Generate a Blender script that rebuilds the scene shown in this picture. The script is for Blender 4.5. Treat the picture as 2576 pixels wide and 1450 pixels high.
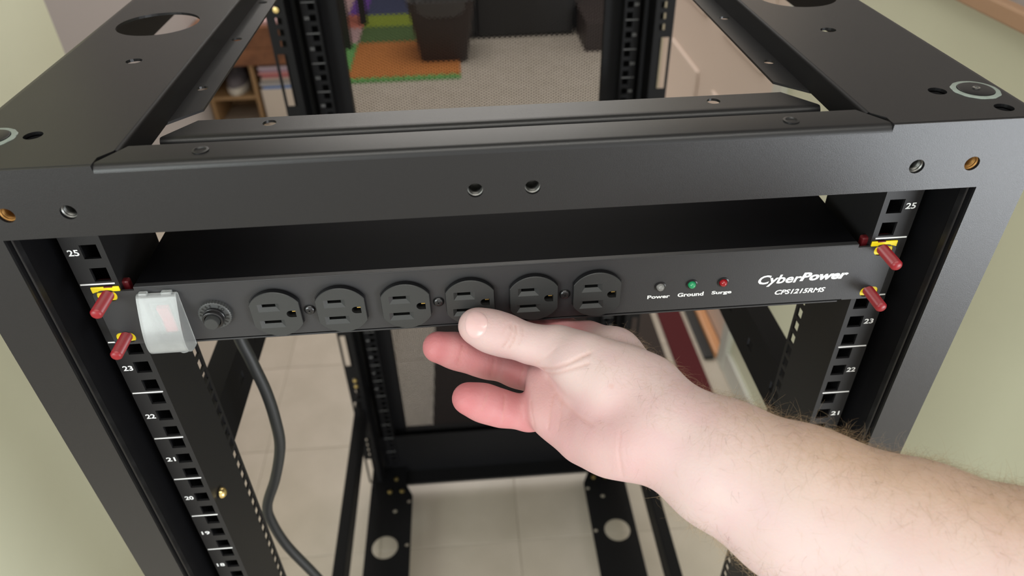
import bpy, bmesh, math, random
import numpy as np
from mathutils import Vector, Matrix
from mathutils.geometry import tessellate_polygon

for o in list(bpy.data.objects):
    bpy.data.objects.remove(o)
S = bpy.context.scene
COL = S.collection
random.seed(7)
rng = np.random.default_rng(7)

# ------------------------------------------------------------------ camera
cam_data = bpy.data.cameras.new('camera')
cam = bpy.data.objects.new('camera', cam_data)
COL.objects.link(cam)
cam_data.sensor_width = 36.0
cam_data.lens = 1804.795 / 2576 * 36.0
cam_data.clip_start = 0.01
RC = ((0.9971479439, -0.0726472639, -0.0204536813),
      (-0.0602372999, -0.6028081934, -0.7956090432),
      (0.0454691734, 0.7945719961, -0.6054650257))       # rows: right, down, forward
CP = (-0.0158209, -0.3496511, 0.2674791)
cam.matrix_world = Matrix((
    (RC[0][0], -RC[1][0], -RC[2][0], CP[0]),
    (RC[0][1], -RC[1][1], -RC[2][1], CP[1]),
    (RC[0][2], -RC[1][2], -RC[2][2], CP[2]),
    (0, 0, 0, 1)))
cam_data.dof.use_dof = True
cam_data.dof.focus_distance = 0.43
cam_data.dof.aperture_fstop = 7.5
S.camera = cam

# ------------------------------------------------------------------ light, exposure
S.view_settings.view_transform = 'Standard'
S.view_settings.look = 'None'
S.view_settings.gamma = 1.0
S.view_settings.use_curve_mapping = False
S.view_settings.exposure = 0.0
W = bpy.data.worlds.new('world')
S.world = W
W.use_nodes = True
W.node_tree.nodes['Background'].inputs[0].default_value = (0.95, 0.93, 0.88, 1)
W.node_tree.nodes['Background'].inputs[1].default_value = 1.10


def area(name, loc, target, sx, sy, power, color):
    l = bpy.data.lights.new(name, 'AREA')
    l.shape = 'RECTANGLE'
    l.size, l.size_y = sx, sy
    l.energy = power
    l.color = color
    o = bpy.data.objects.new(name, l)
    COL.objects.link(o)
    o.location = loc
    d = Vector(target) - Vector(loc)
    o.rotation_euler = d.to_track_quat('-Z', 'Y').to_euler()
    return o


area('window_light_right', (1.70, -1.75, -0.68), (0.1, 0.0, 0.0), 0.95, 0.85, 38, (0.90, 0.95, 1.0))
area('window_light_left', (-1.5, -1.9, 0.40), (-0.1, 0.2, 0.0), 1.0, 1.2, 31, (0.92, 1.0, 0.97))
area('ceiling_light', (0.0, -0.74, 1.25), (0.0, -0.74, 0.0), 1.6, 0.40, 13, (1.0, 0.97, 0.90))
area('added_fill_middle', (0.0, 1.2, 1.24), (0.0, 1.2, 0.0), 0.8, 0.6, 5, (1.0, 0.97, 0.90))  # added fill over the corridor, lifts walls and floor
area('ceiling_light_far', (0.0, 3.2, 1.24), (0.0, 3.2, 0.0), 1.6, 1.6, 42, (1.0, 0.95, 0.90))

# ------------------------------------------------------------------ materials
def mat(name, color, rough=0.5, metal=0.0, spec=0.5, bump=None, var=None, coat=0.0, trans=0.0, sss=0.0):
    """bump=(scale,strength,distance); var=(scale, other colour, amount)"""
    m = bpy.data.materials.new(name)
    m.use_nodes = True
    nt = m.node_tree
    b = nt.nodes['Principled BSDF']
    b.inputs['Base Color'].default_value = (*color, 1)
    b.inputs['Roughness'].default_value = rough
    b.inputs['Metallic'].default_value = metal
    b.inputs['Specular IOR Level'].default_value = spec
    b.inputs['Coat Weight'].default_value = coat
    b.inputs['Transmission Weight'].default_value = trans
    if sss:
        b.inputs['Subsurface Weight'].default_value = sss
        b.inputs['Subsurface Radius'].default_value = (1.0, 0.35, 0.2)
        b.inputs['Subsurface Scale'].default_value = 0.004
    tc = None
    if bump or var:
        tc = nt.nodes.new('ShaderNodeTexCoord')
    if var:
        n = nt.nodes.new('ShaderNodeTexNoise')
        n.inputs['Scale'].default_value = var[0]
        n.inputs['Detail'].default_value = 5
        r = nt.nodes.new('ShaderNodeMapRange')
        r.inputs[1].default_value = 0.35
        r.inputs[2].default_value = 0.65
        r.inputs[4].default_value = var[2]
        mx = nt.nodes.new('ShaderNodeMix')
        mx.data_type = 'RGBA'
        mx.inputs[6].default_value = (*color, 1)
        mx.inputs[7].default_value = (*var[1], 1)
        nt.links.new(tc.outputs['Object'], n.inputs['Vector'])
        nt.links.new(n.outputs['Fac'], r.inputs[0])
        nt.links.new(r.outputs[0], mx.inputs[0])
        nt.links.new(mx.outputs[2], b.inputs['Base Color'])
    if bump:
        n = nt.nodes.new('ShaderNodeTexNoise')
        n.inputs['Scale'].default_value = bump[0]
        n.inputs['Detail'].default_value = 3
        bp = nt.nodes.new('ShaderNodeBump')
        bp.inputs['Strength'].default_value = bump[1]
        bp.inputs['Distance'].default_value = bump[2]
        nt.links.new(tc.outputs['Object'], n.inputs['Vector'])
        nt.links.new(n.outputs['Fac'], bp.inputs['Height'])
        nt.links.new(bp.outputs[0], b.inputs['Normal'])
    return m


M = {}
M['powder'] = mat('black_powder_coat', (0.008, 0.008, 0.009), 0.34, spec=0.55, bump=(3000, 0.22, 0.0003))
M['inner'] = mat('black_powder_coat_shaded', (0.006, 0.006, 0.007), 0.5, spec=0.18)  # copy of the powder coat, darkened and dulled for shade inside the rack
M['powder_rail'] = mat('black_rail_coat', (0.012, 0.012, 0.013), 0.45, spec=0.36, bump=(3000, 0.2, 0.0003))
M['case'] = mat('black_case_shaded', (0.004, 0.004, 0.005), 0.5, spec=0.03)  # shade under the beam put into the case colour and its low sheen
M['panel'] = mat('black_panel_coat', (0.027, 0.027, 0.029), 0.46, spec=0.5, bump=(3200, 0.25, 0.0003))
M['plastic'] = mat('black_moulded_plastic', (0.031, 0.033, 0.033), 0.42, spec=0.5, bump=(2200, 0.25, 0.0003))
M['plastic_gloss'] = mat('glossy_black_plastic', (0.012, 0.012, 0.013), 0.25)
M['void'] = mat('dark_slot', (0.004, 0.004, 0.004), 0.7)
M['white_print'] = mat('white_screen_print', (0.86, 0.88, 0.88), 0.6)
M['dimmed_print'] = mat('white_print_shaded', (0.22, 0.22, 0.22), 0.5)  # white rear rail print, greyed to carry the dim light back there
M['dark_print'] = mat('dark_embossed_print', (0.012, 0.012, 0.012), 0.5)
M['red'] = mat('red_nylon', (0.25, 0.008, 0.014), 0.38)
M['red_dark'] = mat('dark_red_nylon', (0.10, 0.004, 0.007), 0.45)
M['yellow'] = mat('yellow_nylon', (0.85, 0.66, 0.01), 0.45)
M['nut_grey'] = mat('dark_grey_moulded_nut', (0.055, 0.058, 0.058), 0.45)
M['brass'] = mat('brass', (0.75, 0.52, 0.16), 0.3, metal=1)
M['brass_bright'] = mat('bright_brass', (0.85, 0.66, 0.28), 0.3, metal=1)
M['steel'] = mat('bare_steel', (0.55, 0.55, 0.53), 0.28, metal=1)
M['steel_paint'] = mat('pale_worn_paint_ring', (0.26, 0.31, 0.28), 0.5, bump=(900, 0.6, 0.0005))
M['insert'] = mat('dull_steel_thread', (0.20, 0.20, 0.19), 0.4, metal=1)
M['insert_rust'] = mat('rusty_thread', (0.35, 0.18, 0.05), 0.5, metal=0.7)
M['screw'] = mat('black_oxide_screw', (0.06, 0.06, 0.062), 0.25, metal=0.8)
M['rubber'] = mat('black_rubber', (0.018, 0.020, 0.021), 0.5)
M['cover'] = mat('milky_clear_plastic', (0.88, 0.91, 0.91), 0.22, trans=0.80)
M['switch_red'] = mat('red_rocker', (0.55, 0.008, 0.04), 0.35)
M['led_clear'] = mat('clear_led', (0.85, 0.85, 0.82), 0.08, trans=0.75)
M['led_green'] = mat('green_led', (0.02, 0.30, 0.12), 0.12, coat=0.5)
M['led_red'] = mat('red_led', (0.30, 0.006, 0.01), 0.12, coat=0.5)
M['cream'] = mat('cream_wall_paint', (0.73, 0.735, 0.555), 0.45, bump=(140, 0.15, 0.001), var=(3, (0.69, 0.69, 0.52), 1))
M['lavender'] = mat('pale_mauve_wall_paint', (0.37, 0.34, 0.335), 0.6)
M['door_paint'] = mat('pinkish_beige_door_paint', (0.72, 0.59, 0.51), 0.4)
M['ceiling_paint'] = mat('grey_ceiling_paint', (0.35, 0.34, 0.32), 0.7)
M['white_trim'] = mat('white_trim_paint', (0.62, 0.62, 0.56), 0.4)
M['oak'] = mat('brown_wood_trim', (0.46, 0.28, 0.17), 0.5, bump=(60, 0.3, 0.001))
M['orange_wood'] = mat('orange_varnished_wood', (0.72, 0.36, 0.17), 0.4)
M['tile'] = mat('vinyl_floor_tile', (0.62, 0.55, 0.47), 0.32, var=(9, (0.54, 0.48, 0.40), 0.8))
M['grout'] = mat('dark_tile_joint', (0.42, 0.37, 0.30), 0.7)
M['maroon'] = mat('maroon_carpet', (0.10, 0.010, 0.014), 0.9, bump=(400, 0.5, 0.003))
M['brown_mat'] = mat('dark_brown_mat', (0.035, 0.024, 0.020), 0.8)
M['bin_brown'] = mat('dark_brown_bin_plastic', (0.035, 0.022, 0.018), 0.5)
M['liner'] = mat('translucent_bin_liner', (0.16, 0.15, 0.145), 0.3, trans=0.6)
M['sofa'] = mat('dark_sofa_leather', (0.014, 0.013, 0.012), 0.5)
M['chair_black'] = mat('black_chair_metal', (0.02, 0.018, 0.016), 0.5)
for nm, c in dict(orange=(0.55, 0.20, 0.045), green=(0.16, 0.42, 0.12), dark_green=(0.10, 0.17, 0.05),
                  lime=(0.30, 0.38, 0.03), blue=(0.06, 0.07, 0.15), red=(0.55, 0.10, 0.09),
                  purple=(0.20, 0.07, 0.42), coral=(0.75, 0.22, 0.15), pink=(0.65, 0.42, 0.42)).items():
    M['foam_' + nm] = mat(nm + '_foam', c, 0.8)

# ------------------------------------------------------------------ helpers
WL = {}     # world location of every object's origin


def put(name, verts, faces, m, parent=None, origin=None, smooth=None, kind=None):
    """one mesh object; verts are world coordinates"""
    me = bpy.data.meshes.new(name)
    v = np.asarray(verts, dtype=float)
    if origin is None:
        lo, hi = v.min(0), v.max(0)
        origin = ((lo[0] + hi[0]) / 2, (lo[1] + hi[1]) / 2, lo[2] if parent is None else (lo[2] + hi[2]) / 2)
    origin = Vector(origin)
    me.from_pydata([tuple(p) for p in (v - np.array(origin))], [], [tuple(int(i) for i in f) for f in faces])
    me.update()
    bm = bmesh.new()
    bm.from_mesh(me)
    bmesh.ops.recalc_face_normals(bm, faces=bm.faces)
    bm.to_mesh(me)
    bm.free()
    return put_mesh(name, me, m, parent, origin, smooth, kind)


def put_mesh(name, me, m, parent, origin, smooth=None, kind=None):
    o = bpy.data.objects.new(name, me)
    COL.objects.link(o)
    if m is not None:
        me.materials.clear()
        me.materials.append(M[m] if isinstance(m, str) else m)
    if smooth is not None:
        me.shade_smooth()
        me.set_sharp_from_angle(angle=math.radians(smooth))
    origin = Vector(origin)
    WL[o.name] = origin
    if parent is not None:
        o.parent = parent
        o.location = origin - WL[parent.name]
    else:
        o.location = origin
    if kind:
        o['kind'] = kind
    return o


def thing(name, label, cat, loc, group=None):
    o = bpy.data.objects.new(name, None)
    o.empty_display_size = 0.02
    COL.objects.link(o)
    o.location = loc
    WL[o.name] = Vector(loc)
    return tag(o, label, cat, group)


def tag(o, label, cat, group=None):
    o['label'] = label
    o['category'] = cat
    if group:
        o['group'] = group
    return o


def copy_tree(o, delta, parent=None):
    """copy a thing with its parts and sub-parts, moved by delta"""
    c = o.copy()
    COL.objects.link(c)
    if parent is None:
        c.location = o.location + Vector(delta)
        WL[c.name] = WL[o.name] + Vector(delta)
    else:
        c.parent = parent
        WL[c.name] = WL[o.name] + Vector(delta)
    for ch in list(o.children):
        copy_tree(ch, delta, c)
    return c


class MB:
    """collects shapes for ONE mesh object"""

    def __init__(s):
        s.v, s.f = [], []

    def add(s, v, f):
        b = len(s.v)
        s.v += [tuple(p) for p in v]
        s.f += [tuple(i + b for i in q) for q in f]
        return s

    def box(s, x0, x1, y0, y1, z0, z1):
        v = [(x, y, z) for x in (x0, x1) for y in (y0, y1) for z in (z0, z1)]
        f = [(0, 1, 3, 2), (4, 6, 7, 5), (0, 4, 5, 1), (2, 3, 7, 6), (0, 2, 6, 4), (1, 5, 7, 3)]
        return s.add(v, f)

    def rbox(s, x0, x1, y0, y1, z0, z1, b=0.003, seg=2):
        bm = bmesh.new()
        bmesh.ops.create_cube(bm, size=1)
        for v in bm.verts:
            v.co = Vector(((x0 + x1) / 2 + v.co.x * (x1 - x0), (y0 + y1) / 2 + v.co.y * (y1 - y0), (z0 + z1) / 2 + v.co.z * (z1 - z0)))
        bmesh.ops.bevel(bm, geom=bm.edges[:], offset=b, segments=seg, affect='EDGES', profile=0.5)
        bm.verts.index_update()
        s.add([v.co[:] for v in bm.verts], [[v.index for v in f.verts] for f in bm.faces])
        bm.free()
        return s

    def grid(s, us, vs, drop, t, fn):
        """sheet in (u,v) with rectangular cells dropped where drop(uc,vc); thickness t along w; fn(u,v,w)->xyz"""
        us, vs = sorted(set(np.round(us, 6))), sorted(set(np.round(vs, 6)))
        nu, nv = len(us), len(vs)
        full = [[not drop((us[i] + us[i + 1]) / 2, (vs[j] + vs[j + 1]) / 2) for j in range(nv - 1)] for i in range(nu - 1)]
        idx = lambda i, j, w: (w * nu + i) * nv + j
        v = [fn(us[i], vs[j], w * t) for w in (0, 1) for i in range(nu) for j in range(nv)]
        f = []
        ok = lambda i, j: 0 <= i < nu - 1 and 0 <= j < nv - 1 and full[i][j]
        for i in range(nu - 1):
            for j in range(nv - 1):
                if not full[i][j]:
                    continue
                for w in (0, 1):
                    f.append((idx(i, j, w), idx(i + 1, j, w), idx(i + 1, j + 1, w), idx(i, j + 1, w)))
                for (di, dj, a, b) in ((-1, 0, (i, j), (i, j + 1)), (1, 0, (i + 1, j), (i + 1, j + 1)),
                                       (0, -1, (i, j), (i + 1, j)), (0, 1, (i, j + 1), (i + 1, j + 1))):
                    if not ok(i + di, j + dj):
                        f.append((idx(*a, 0), idx(*b, 0), idx(*b, 1), idx(*a, 1)))
        used = sorted({k for q in f for k in q})
        mp = {k: n for n, k in enumerate(used)}
        return s.add([v[k] for k in used], [tuple(mp[k] for k in q) for q in f])

    def sheet(s, outer, holes, t, fn):
        """flat sheet from a 2-D outline with holes, thickness t; fn(u,v,w)->xyz"""
        loops = [outer] + list(holes)
        pts = [p for l in loops for p in l]
        tri = tessellate_polygon([[Vector((p[0], p[1], 0)) for p in l] for l in loops])
        n = len(pts)
        v = [fn(p[0], p[1], 0) for p in pts] + [fn(p[0], p[1], t) for p in pts]
        f = [tuple(q) for q in tri] + [tuple(i + n for i in reversed(q)) for q in tri]
        b = 0
        for l in loops:
            k = len(l)
            for i in range(k):
                a, c = b + i, b + (i + 1) % k
                f.append((a, c, c + n, a + n))
            b += k
        return s.add(v, f)

    def extrude(s, prof, w0, w1, fn):
        """closed 2-D profile swept from w0 to w1; fn(u,v,w)->xyz; w0/w1 may be functions of the profile point"""
        g = lambda w, p: w(p) if callable(w) else w
        n = len(prof)
        v = [fn(p[0], p[1], g(w0, p)) for p in prof] + [fn(p[0], p[1], g(w1, p)) for p in prof]
        f = [(i, (i + 1) % n, (i + 1) % n + n, i + n) for i in range(n)]
        tri = tessellate_polygon([[Vector((p[0], p[1], 0)) for p in prof]])
        f += [tuple(q) for q in tri] + [tuple(i + n for i in reversed(q)) for q in tri]
        return s.add(v, f)

    def lathe(s, prof, c, axis, seg=24, mod=None):
        """profile [(r,h)] round axis through c; closed with caps when r==0"""
        ax = Vector(axis).normalized()
        a = ax.orthogonal().normalized()
        b = ax.cross(a)
        c = Vector(c)
        v, f, rows = [], [], []
        for k, (r, h) in enumerate(prof):
            if r <= 1e-9:
                rows.append([len(v)] * seg)
                v.append(tuple(c + ax * h))
            else:
                row = []
                for i in range(seg):
                    t = 2 * math.pi * i / seg
                    rr = r if mod is None else mod(k, i, r)
                    row.append(len(v))
                    v.append(tuple(c + ax * h + (a * math.cos(t) + b * math.sin(t)) * rr))
                rows.append(row)
        for p, q in zip(rows, rows[1:]):
            for i in range(seg):
                j = (i + 1) % seg
                quad = [p[i], p[j], q[j], q[i]]
                quad = list(dict.fromkeys(quad))
                if len(quad) >= 3:
                    f.append(tuple(quad))
        return s.add(v, f)

    def tube(s, pts, r, seg=10, caps=True):
        pts = [Vector(p) for p in pts]
        rs = r if isinstance(r, (list, tuple, np.ndarray)) else [r] * len(pts)
        t0 = (pts[1] - pts[0]).normalized()
        nrm = t0.orthogonal().normalized()
        v, f = [], []
        for i, p in enumerate(pts):
            t = (pts[min(i + 1, len(pts) - 1)] - pts[max(i - 1, 0)]).normalized()
            nrm = (nrm - t * nrm.dot(t)).normalized()
            bn = t.cross(nrm)
            for k in range(seg):
                a = 2 * math.pi * k / seg
                v.append(tuple(p + (nrm * math.cos(a) + bn * math.sin(a)) * rs[i]))
        for i in range(len(pts) - 1):
            for k in range(seg):
                f.append((i * seg + k, i * seg + (k + 1) % seg, (i + 1) * seg + (k + 1) % seg, (i + 1) * seg + k))
        if caps:
            f.append(tuple(range(seg - 1, -1, -1)))
            f.append(tuple((len(pts) - 1) * seg + k for k in range(seg)))
        return s.add(v, f)

    def put(s, name, m, parent=None, **k):
        return put(name, s.v, s.f, m, parent, **k)


def circ(cx, cy, r, n=20, ry=None):
    ry = r if ry is None else ry
    return [(cx + r * math.cos(2 * math.pi * i / n), cy + ry * math.sin(2 * math.pi * i / n)) for i in range(n)]


def rrect(x0, x1, y0, y1, r, n=4):
    out = []
    for cx, cy, a0 in ((x1 - r, y1 - r, 0), (x0 + r, y1 - r, 90), (x0 + r, y0 + r, 180), (x1 - r, y0 + r, 270)):
        for i in range(n + 1):
            a = math.radians(a0 + 90 * i / n)
            out.append((cx + r * math.cos(a), cy + r * math.sin(a)))
    return out


def spline(P, n=8):
    P = [Vector(p) for p in P]
    out = []
    for i in range(len(P) - 1):
        p0, p1, p2, p3 = P[max(i - 1, 0)], P[i], P[i + 1], P[min(i + 2, len(P) - 1)]
        for k in range(n):
            t = k / n
            out.append(0.5 * ((2 * p1) + (p2 - p0) * t + (2 * p0 - 5 * p1 + 4 * p2 - p3) * t * t + (3 * p1 - p0 - 3 * p2 + p3) * t ** 3))
    out.append(P[-1])
    return out


XZ = lambda y: (lambda u, v, w: (u, y + w, v))          # sheet facing -y, thickness backwards
XY = lambda z: (lambda u, v, w: (u, v, z - w))          # sheet facing up, thickness downwards


def text_shape(body, size, bold=0.0, shear=0.0, spacing=1.0):
    """2-D text outline as (verts, faces), baseline left origin"""
    cu = bpy.data.curves.new('text', 'FONT')
    cu.body = body
    cu.size = size
    cu.shear = shear
    cu.offset = bold
    cu.space_character = spacing
    cu.resolution_u = 3
    o = bpy.data.objects.new('text', cu)
    COL.objects.link(o)
    dg = bpy.context.evaluated_depsgraph_get()
    me = bpy.data.meshes.new_from_object(o.evaluated_get(dg))
    v = [tuple(p.co) for p in me.vertices]
    f = [tuple(p.vertices) for p in me.polygons]
    bpy.data.objects.remove(o)
    bpy.data.curves.remove(cu)
    bpy.data.meshes.remove(me)
    return v, f


def text_fit(body, x0, x1, z0, z1, y, **k):
    """text on a plane facing -y, stretched to the given box"""
    v, f = text_shape(body, 1.0, **k)
    a = np.array(v)
    lo, hi = a.min(0), a.max(0)
    out = [(x0 + (p[0] - lo[0]) / (hi[0] - lo[0]) * (x1 - x0), y, z0 + (p[1] - lo[1]) / (hi[1] - lo[1]) * (z1 - z0)) for p in v]
    return out, f

# ================================================================== the room
FZ = -1.135
fl = MB().box(-2.4, 2.6, -2.6, 6.2, FZ - 0.05, FZ - 0.002).put('floor', 'grout')
fl['kind'] = 'structure'
tv = MB().rbox(-0.1520, 0.1520, -0.1520, 0.1520, -0.004, 0.0, b=0.0008, seg=1)
tile_mesh = None
for i in range(-7, 8):
    for j in range(-5, 17):
        cx, cy = 0.0385 + 0.1524 + 0.3048 * i, 0.571 + 0.1524 + 0.3048 * j
        if j < -2 and abs(i) > 4:
            continue
        if tile_mesh is None:
            o = put('floor_tile', [(x + cx, y + cy, z + FZ) for x, y, z in tv.v], tv.f, 'tile', fl, origin=(cx, cy, FZ))
            tile_mesh = o.data
        else:
            put_mesh('floor_tile', tile_mesh, None, fl, (cx, cy, FZ))

wl = MB().box(-0.74, -0.62, 0.02, 0.777, FZ, 1.25).put('wall_left', 'cream')
wl['kind'] = 'structure'
wr = MB().box(0.655, 0.78, 0.02, 1.07, FZ, 1.25).put('wall_right', 'cream')
wr['kind'] = 'structure'
wr2 = MB().box(0.655, 0.78, 2.10, 2.6, FZ, 1.25).put('wall_right_far', 'cream')
wr2['kind'] = 'structure'
wb = MB().box(-2.4, 2.6, 5.9, 6.0, FZ, 1.25).put('wall_back', 'lavender')
wb['kind'] = 'structure'
wl2 = MB().box(-1.45, -1.20, 0.777, 3.02, FZ, 1.25).put('wall_left_far', 'lavender')
wl2['kind'] = 'structure'
wl3 = MB().box(-1.45, -0.74, 0.70, 0.777, FZ, 1.25).put('wall_left_return', 'lavender')
wl3['kind'] = 'structure'
cl = MB().box(-2.4, 2.6, -2.0, 6.0, 1.27, 1.33).put('ceiling', 'ceiling_paint')
cl['kind'] = 'structure'
# chair rail along the right wall, pale paint above it
t = MB().rbox(0.634, 0.656, 0.02, 1.06, -0.0165, 0.005, b=0.003).put('trim_1', 'oak')
t['kind'] = 'structure'
t = MB().box(0.650, 0.656, 0.02, 1.06, 0.005, 1.25).put('trim_2', 'lavender')
t['kind'] = 'structure'
t = MB().rbox(0.643, 0.656, 0.02, 1.075, FZ, FZ + 0.07, b=0.003).put('baseboard_right', 'white_trim')
t['kind'] = 'structure'
t = MB().rbox(0.640, 0.78, 1.055, 1.10, FZ, 0.95, b=0.003).put('trim_3', 'white_trim')
t['kind'] = 'structure'
# door in the right wall
d = MB().box(0.668, 0.705, 1.10, 2.10, FZ + 0.012, 0.93)
door = d.put('door_1', 'door_paint')
door['kind'] = 'structure'
for (a, b) in ((1.22, 1.53), (1.67, 1.98)):
    for (c, e) in ((FZ + 0.20, FZ + 0.62), (FZ + 0.78, FZ + 1.25)):
        MB().rbox(0.660, 0.672, a, b, c, e, b=0.004).put('door_panel', 'door_paint', door)
MB().rbox(0.636, 0.664, 1.105, 2.10, FZ, FZ + 0.022, b=0.005).put('threshold_strip', 'orange_wood', door)
tag(MB().rbox(0.520, 0.592, 0.55, 2.3, FZ, FZ + 0.009, b=0.003).put('runner', 'maroon'),
    'long narrow dark red strip of carpet lying along the right wall', 'carpet')
tag(MB().rbox(0.606, 0.634, 1.10, 2.1, FZ, FZ + 0.012, b=0.003).put('dark_strip', 'rubber'),  # plain dark strip along the foot of the door
    'thin dark strip on the floor in front of the door', 'strip')
tag(MB().rbox(-0.155, 0.50, 0.86, 1.62, FZ, FZ + 0.010, b=0.003).put('doormat', 'brown_mat'),
    'dark brown mat on the floor right behind the rack', 'mat')

# ================================================================== the rack
U = 0.04445
YF, YR = -0.025, 0.758            # front and rear faces of the frame
XO, XI = 0.285, 0.257             # outer and inner edges of the posts
ZT, ZB = 0.109, -1.087            # top and bottom of the frame
rack = thing('server_rack', 'tall open black steel equipment rack with numbered rails standing in the corridor', 'rack', (0, 0.36, FZ))

# front frame: one flat ring with threaded holes in its top beam
holes = [circ(x, 0.0845, 0.0041, 20) for x in (-0.249, -0.2188, -0.0148, 0.0148, 0.2188, 0.249)]
openf = [(-XI, ZB + 0.05), (XI, ZB + 0.05), (XI, 0.0700), (-XI, 0.0700)]
arc = [(XO - 0.008 + 0.008 * math.cos(t), ZT + 0.0002 - 0.008 + 0.008 * math.sin(t)) for t in np.linspace(0, math.pi / 2, 7)]
ring = [(-XO, ZB), (XO, ZB)] + arc + [(0.1991, ZT + 0.0002), (0.1990, 0.1050), (-0.1990, 0.1050), (-0.1991, ZT + 0.0002)] + [(-a, b) for a, b in arc[::-1]]
front = MB().sheet(ring, holes + [openf], 0.0018, XZ(YF)).put('front_frame', 'powder', rack)
# rounded upper bend of the beam and its flat flange with chamfered ends
R_ = 0.004
bend = [(YF + R_ - R_ * math.cos(a), 0.105 + R_ * math.sin(a)) for a in np.linspace(0, math.pi / 2, 7)]
bend += [(-0.0042, 0.109), (-0.0042, 0.1076), (YF + R_, 0.1076), (YF + 0.0018, 0.105)]
fy = lambda p: 0.0105 * max(0.0, (p[0] + 0.0165) / 0.0123)
MB().extrude(bend, lambda p: -0.1989 + fy(p) * 1.0, lambda p: 0.1989 - fy(p) * 1.0, lambda u, v, w: (w, u, v)).put('front_beam_flange', 'powder', rack, smooth=40)
for x in (-0.150, 0.150):
    MB().lathe([(0.0042, 0.0), (0.0042, 0.0005), (0.0030, 0.0007), (0.0024, -0.0002), (0, -0.0002)], (x, -0.0135, ZT), (0, 0, 1), 20).put('flange_rivet', 'powder', rack, smooth=40)
# underside lip of the beam
MB().box(-XI, XI, YF + 0.0018, YF + 0.020, 0.0700, 0.0715).put('front_beam_lip', 'powder', rack)
for x in (-0.249, -0.2188, -0.0148, 0.0148, 0.2188, 0.249):
    n = MB().lathe([(0.0042, 0.0019), (0.0036, 0.0024), (0.0036, 0.0030), (0.0039, 0.0034), (0.0035, 0.0039), (0.0039, 0.0044), (0.0035, 0.0049),
                    (0.0039, 0.0054), (0.0035, 0.0059), (0.0035, 0.012), (0, 0.012)], (x, YF, 0.0845), (0, 1, 0), 20)
    n.put('threaded_insert', 'insert_rust' if abs(x) > 0.24 else 'insert', rack, smooth=40)

# posts: inner return wall, outer side, closing web behind the rail
def post(sx, yf, sy):
    m = MB()
    y1 = yf + sy * 0.060
    yy = lambda a, b: (min(a, b), max(a, b))
    xx = lambda a, b: (min(sx * a, sx * b), max(sx * a, sx * b))
    m.box(*xx(XI, XI + 0.0015), *yy(yf + sy * 0.0018, y1), ZB + 0.002, 0.1065)
    m.box(*xx(XO - 0.0015, XO), *yy(yf + sy * 0.0018, y1), ZB + 0.002, 0.0720)
    m.box(*xx(0.2255, XO - 0.0015), *yy(y1, y1 + sy * 0.0015), ZB + 0.002, 0.1065)
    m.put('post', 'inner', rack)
    # folded safety lip just inside the opening
    MB().rbox(*xx(XI - 0.0016, XI - 0.0001), *yy(yf + sy * 0.004, yf + sy * 0.0095), ZB + 0.06, 0.069, b=0.0007).put('post_lip', 'powder', rack)


for sx in (-1, 1):
    post(sx, YF, 1)
    m = MB()
    y0, y1 = 0.700, YR
    m.box(*sorted((sx * XI, sx * (XI + 0.0015))), y0 + 0.05, y1, ZB, 0.1065)
    m.box(*sorted((sx * XO, sx * (XO - 0.0015))), 0.735, y1, ZB, 0.0720)
    m.put('post', 'inner', rack)

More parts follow.
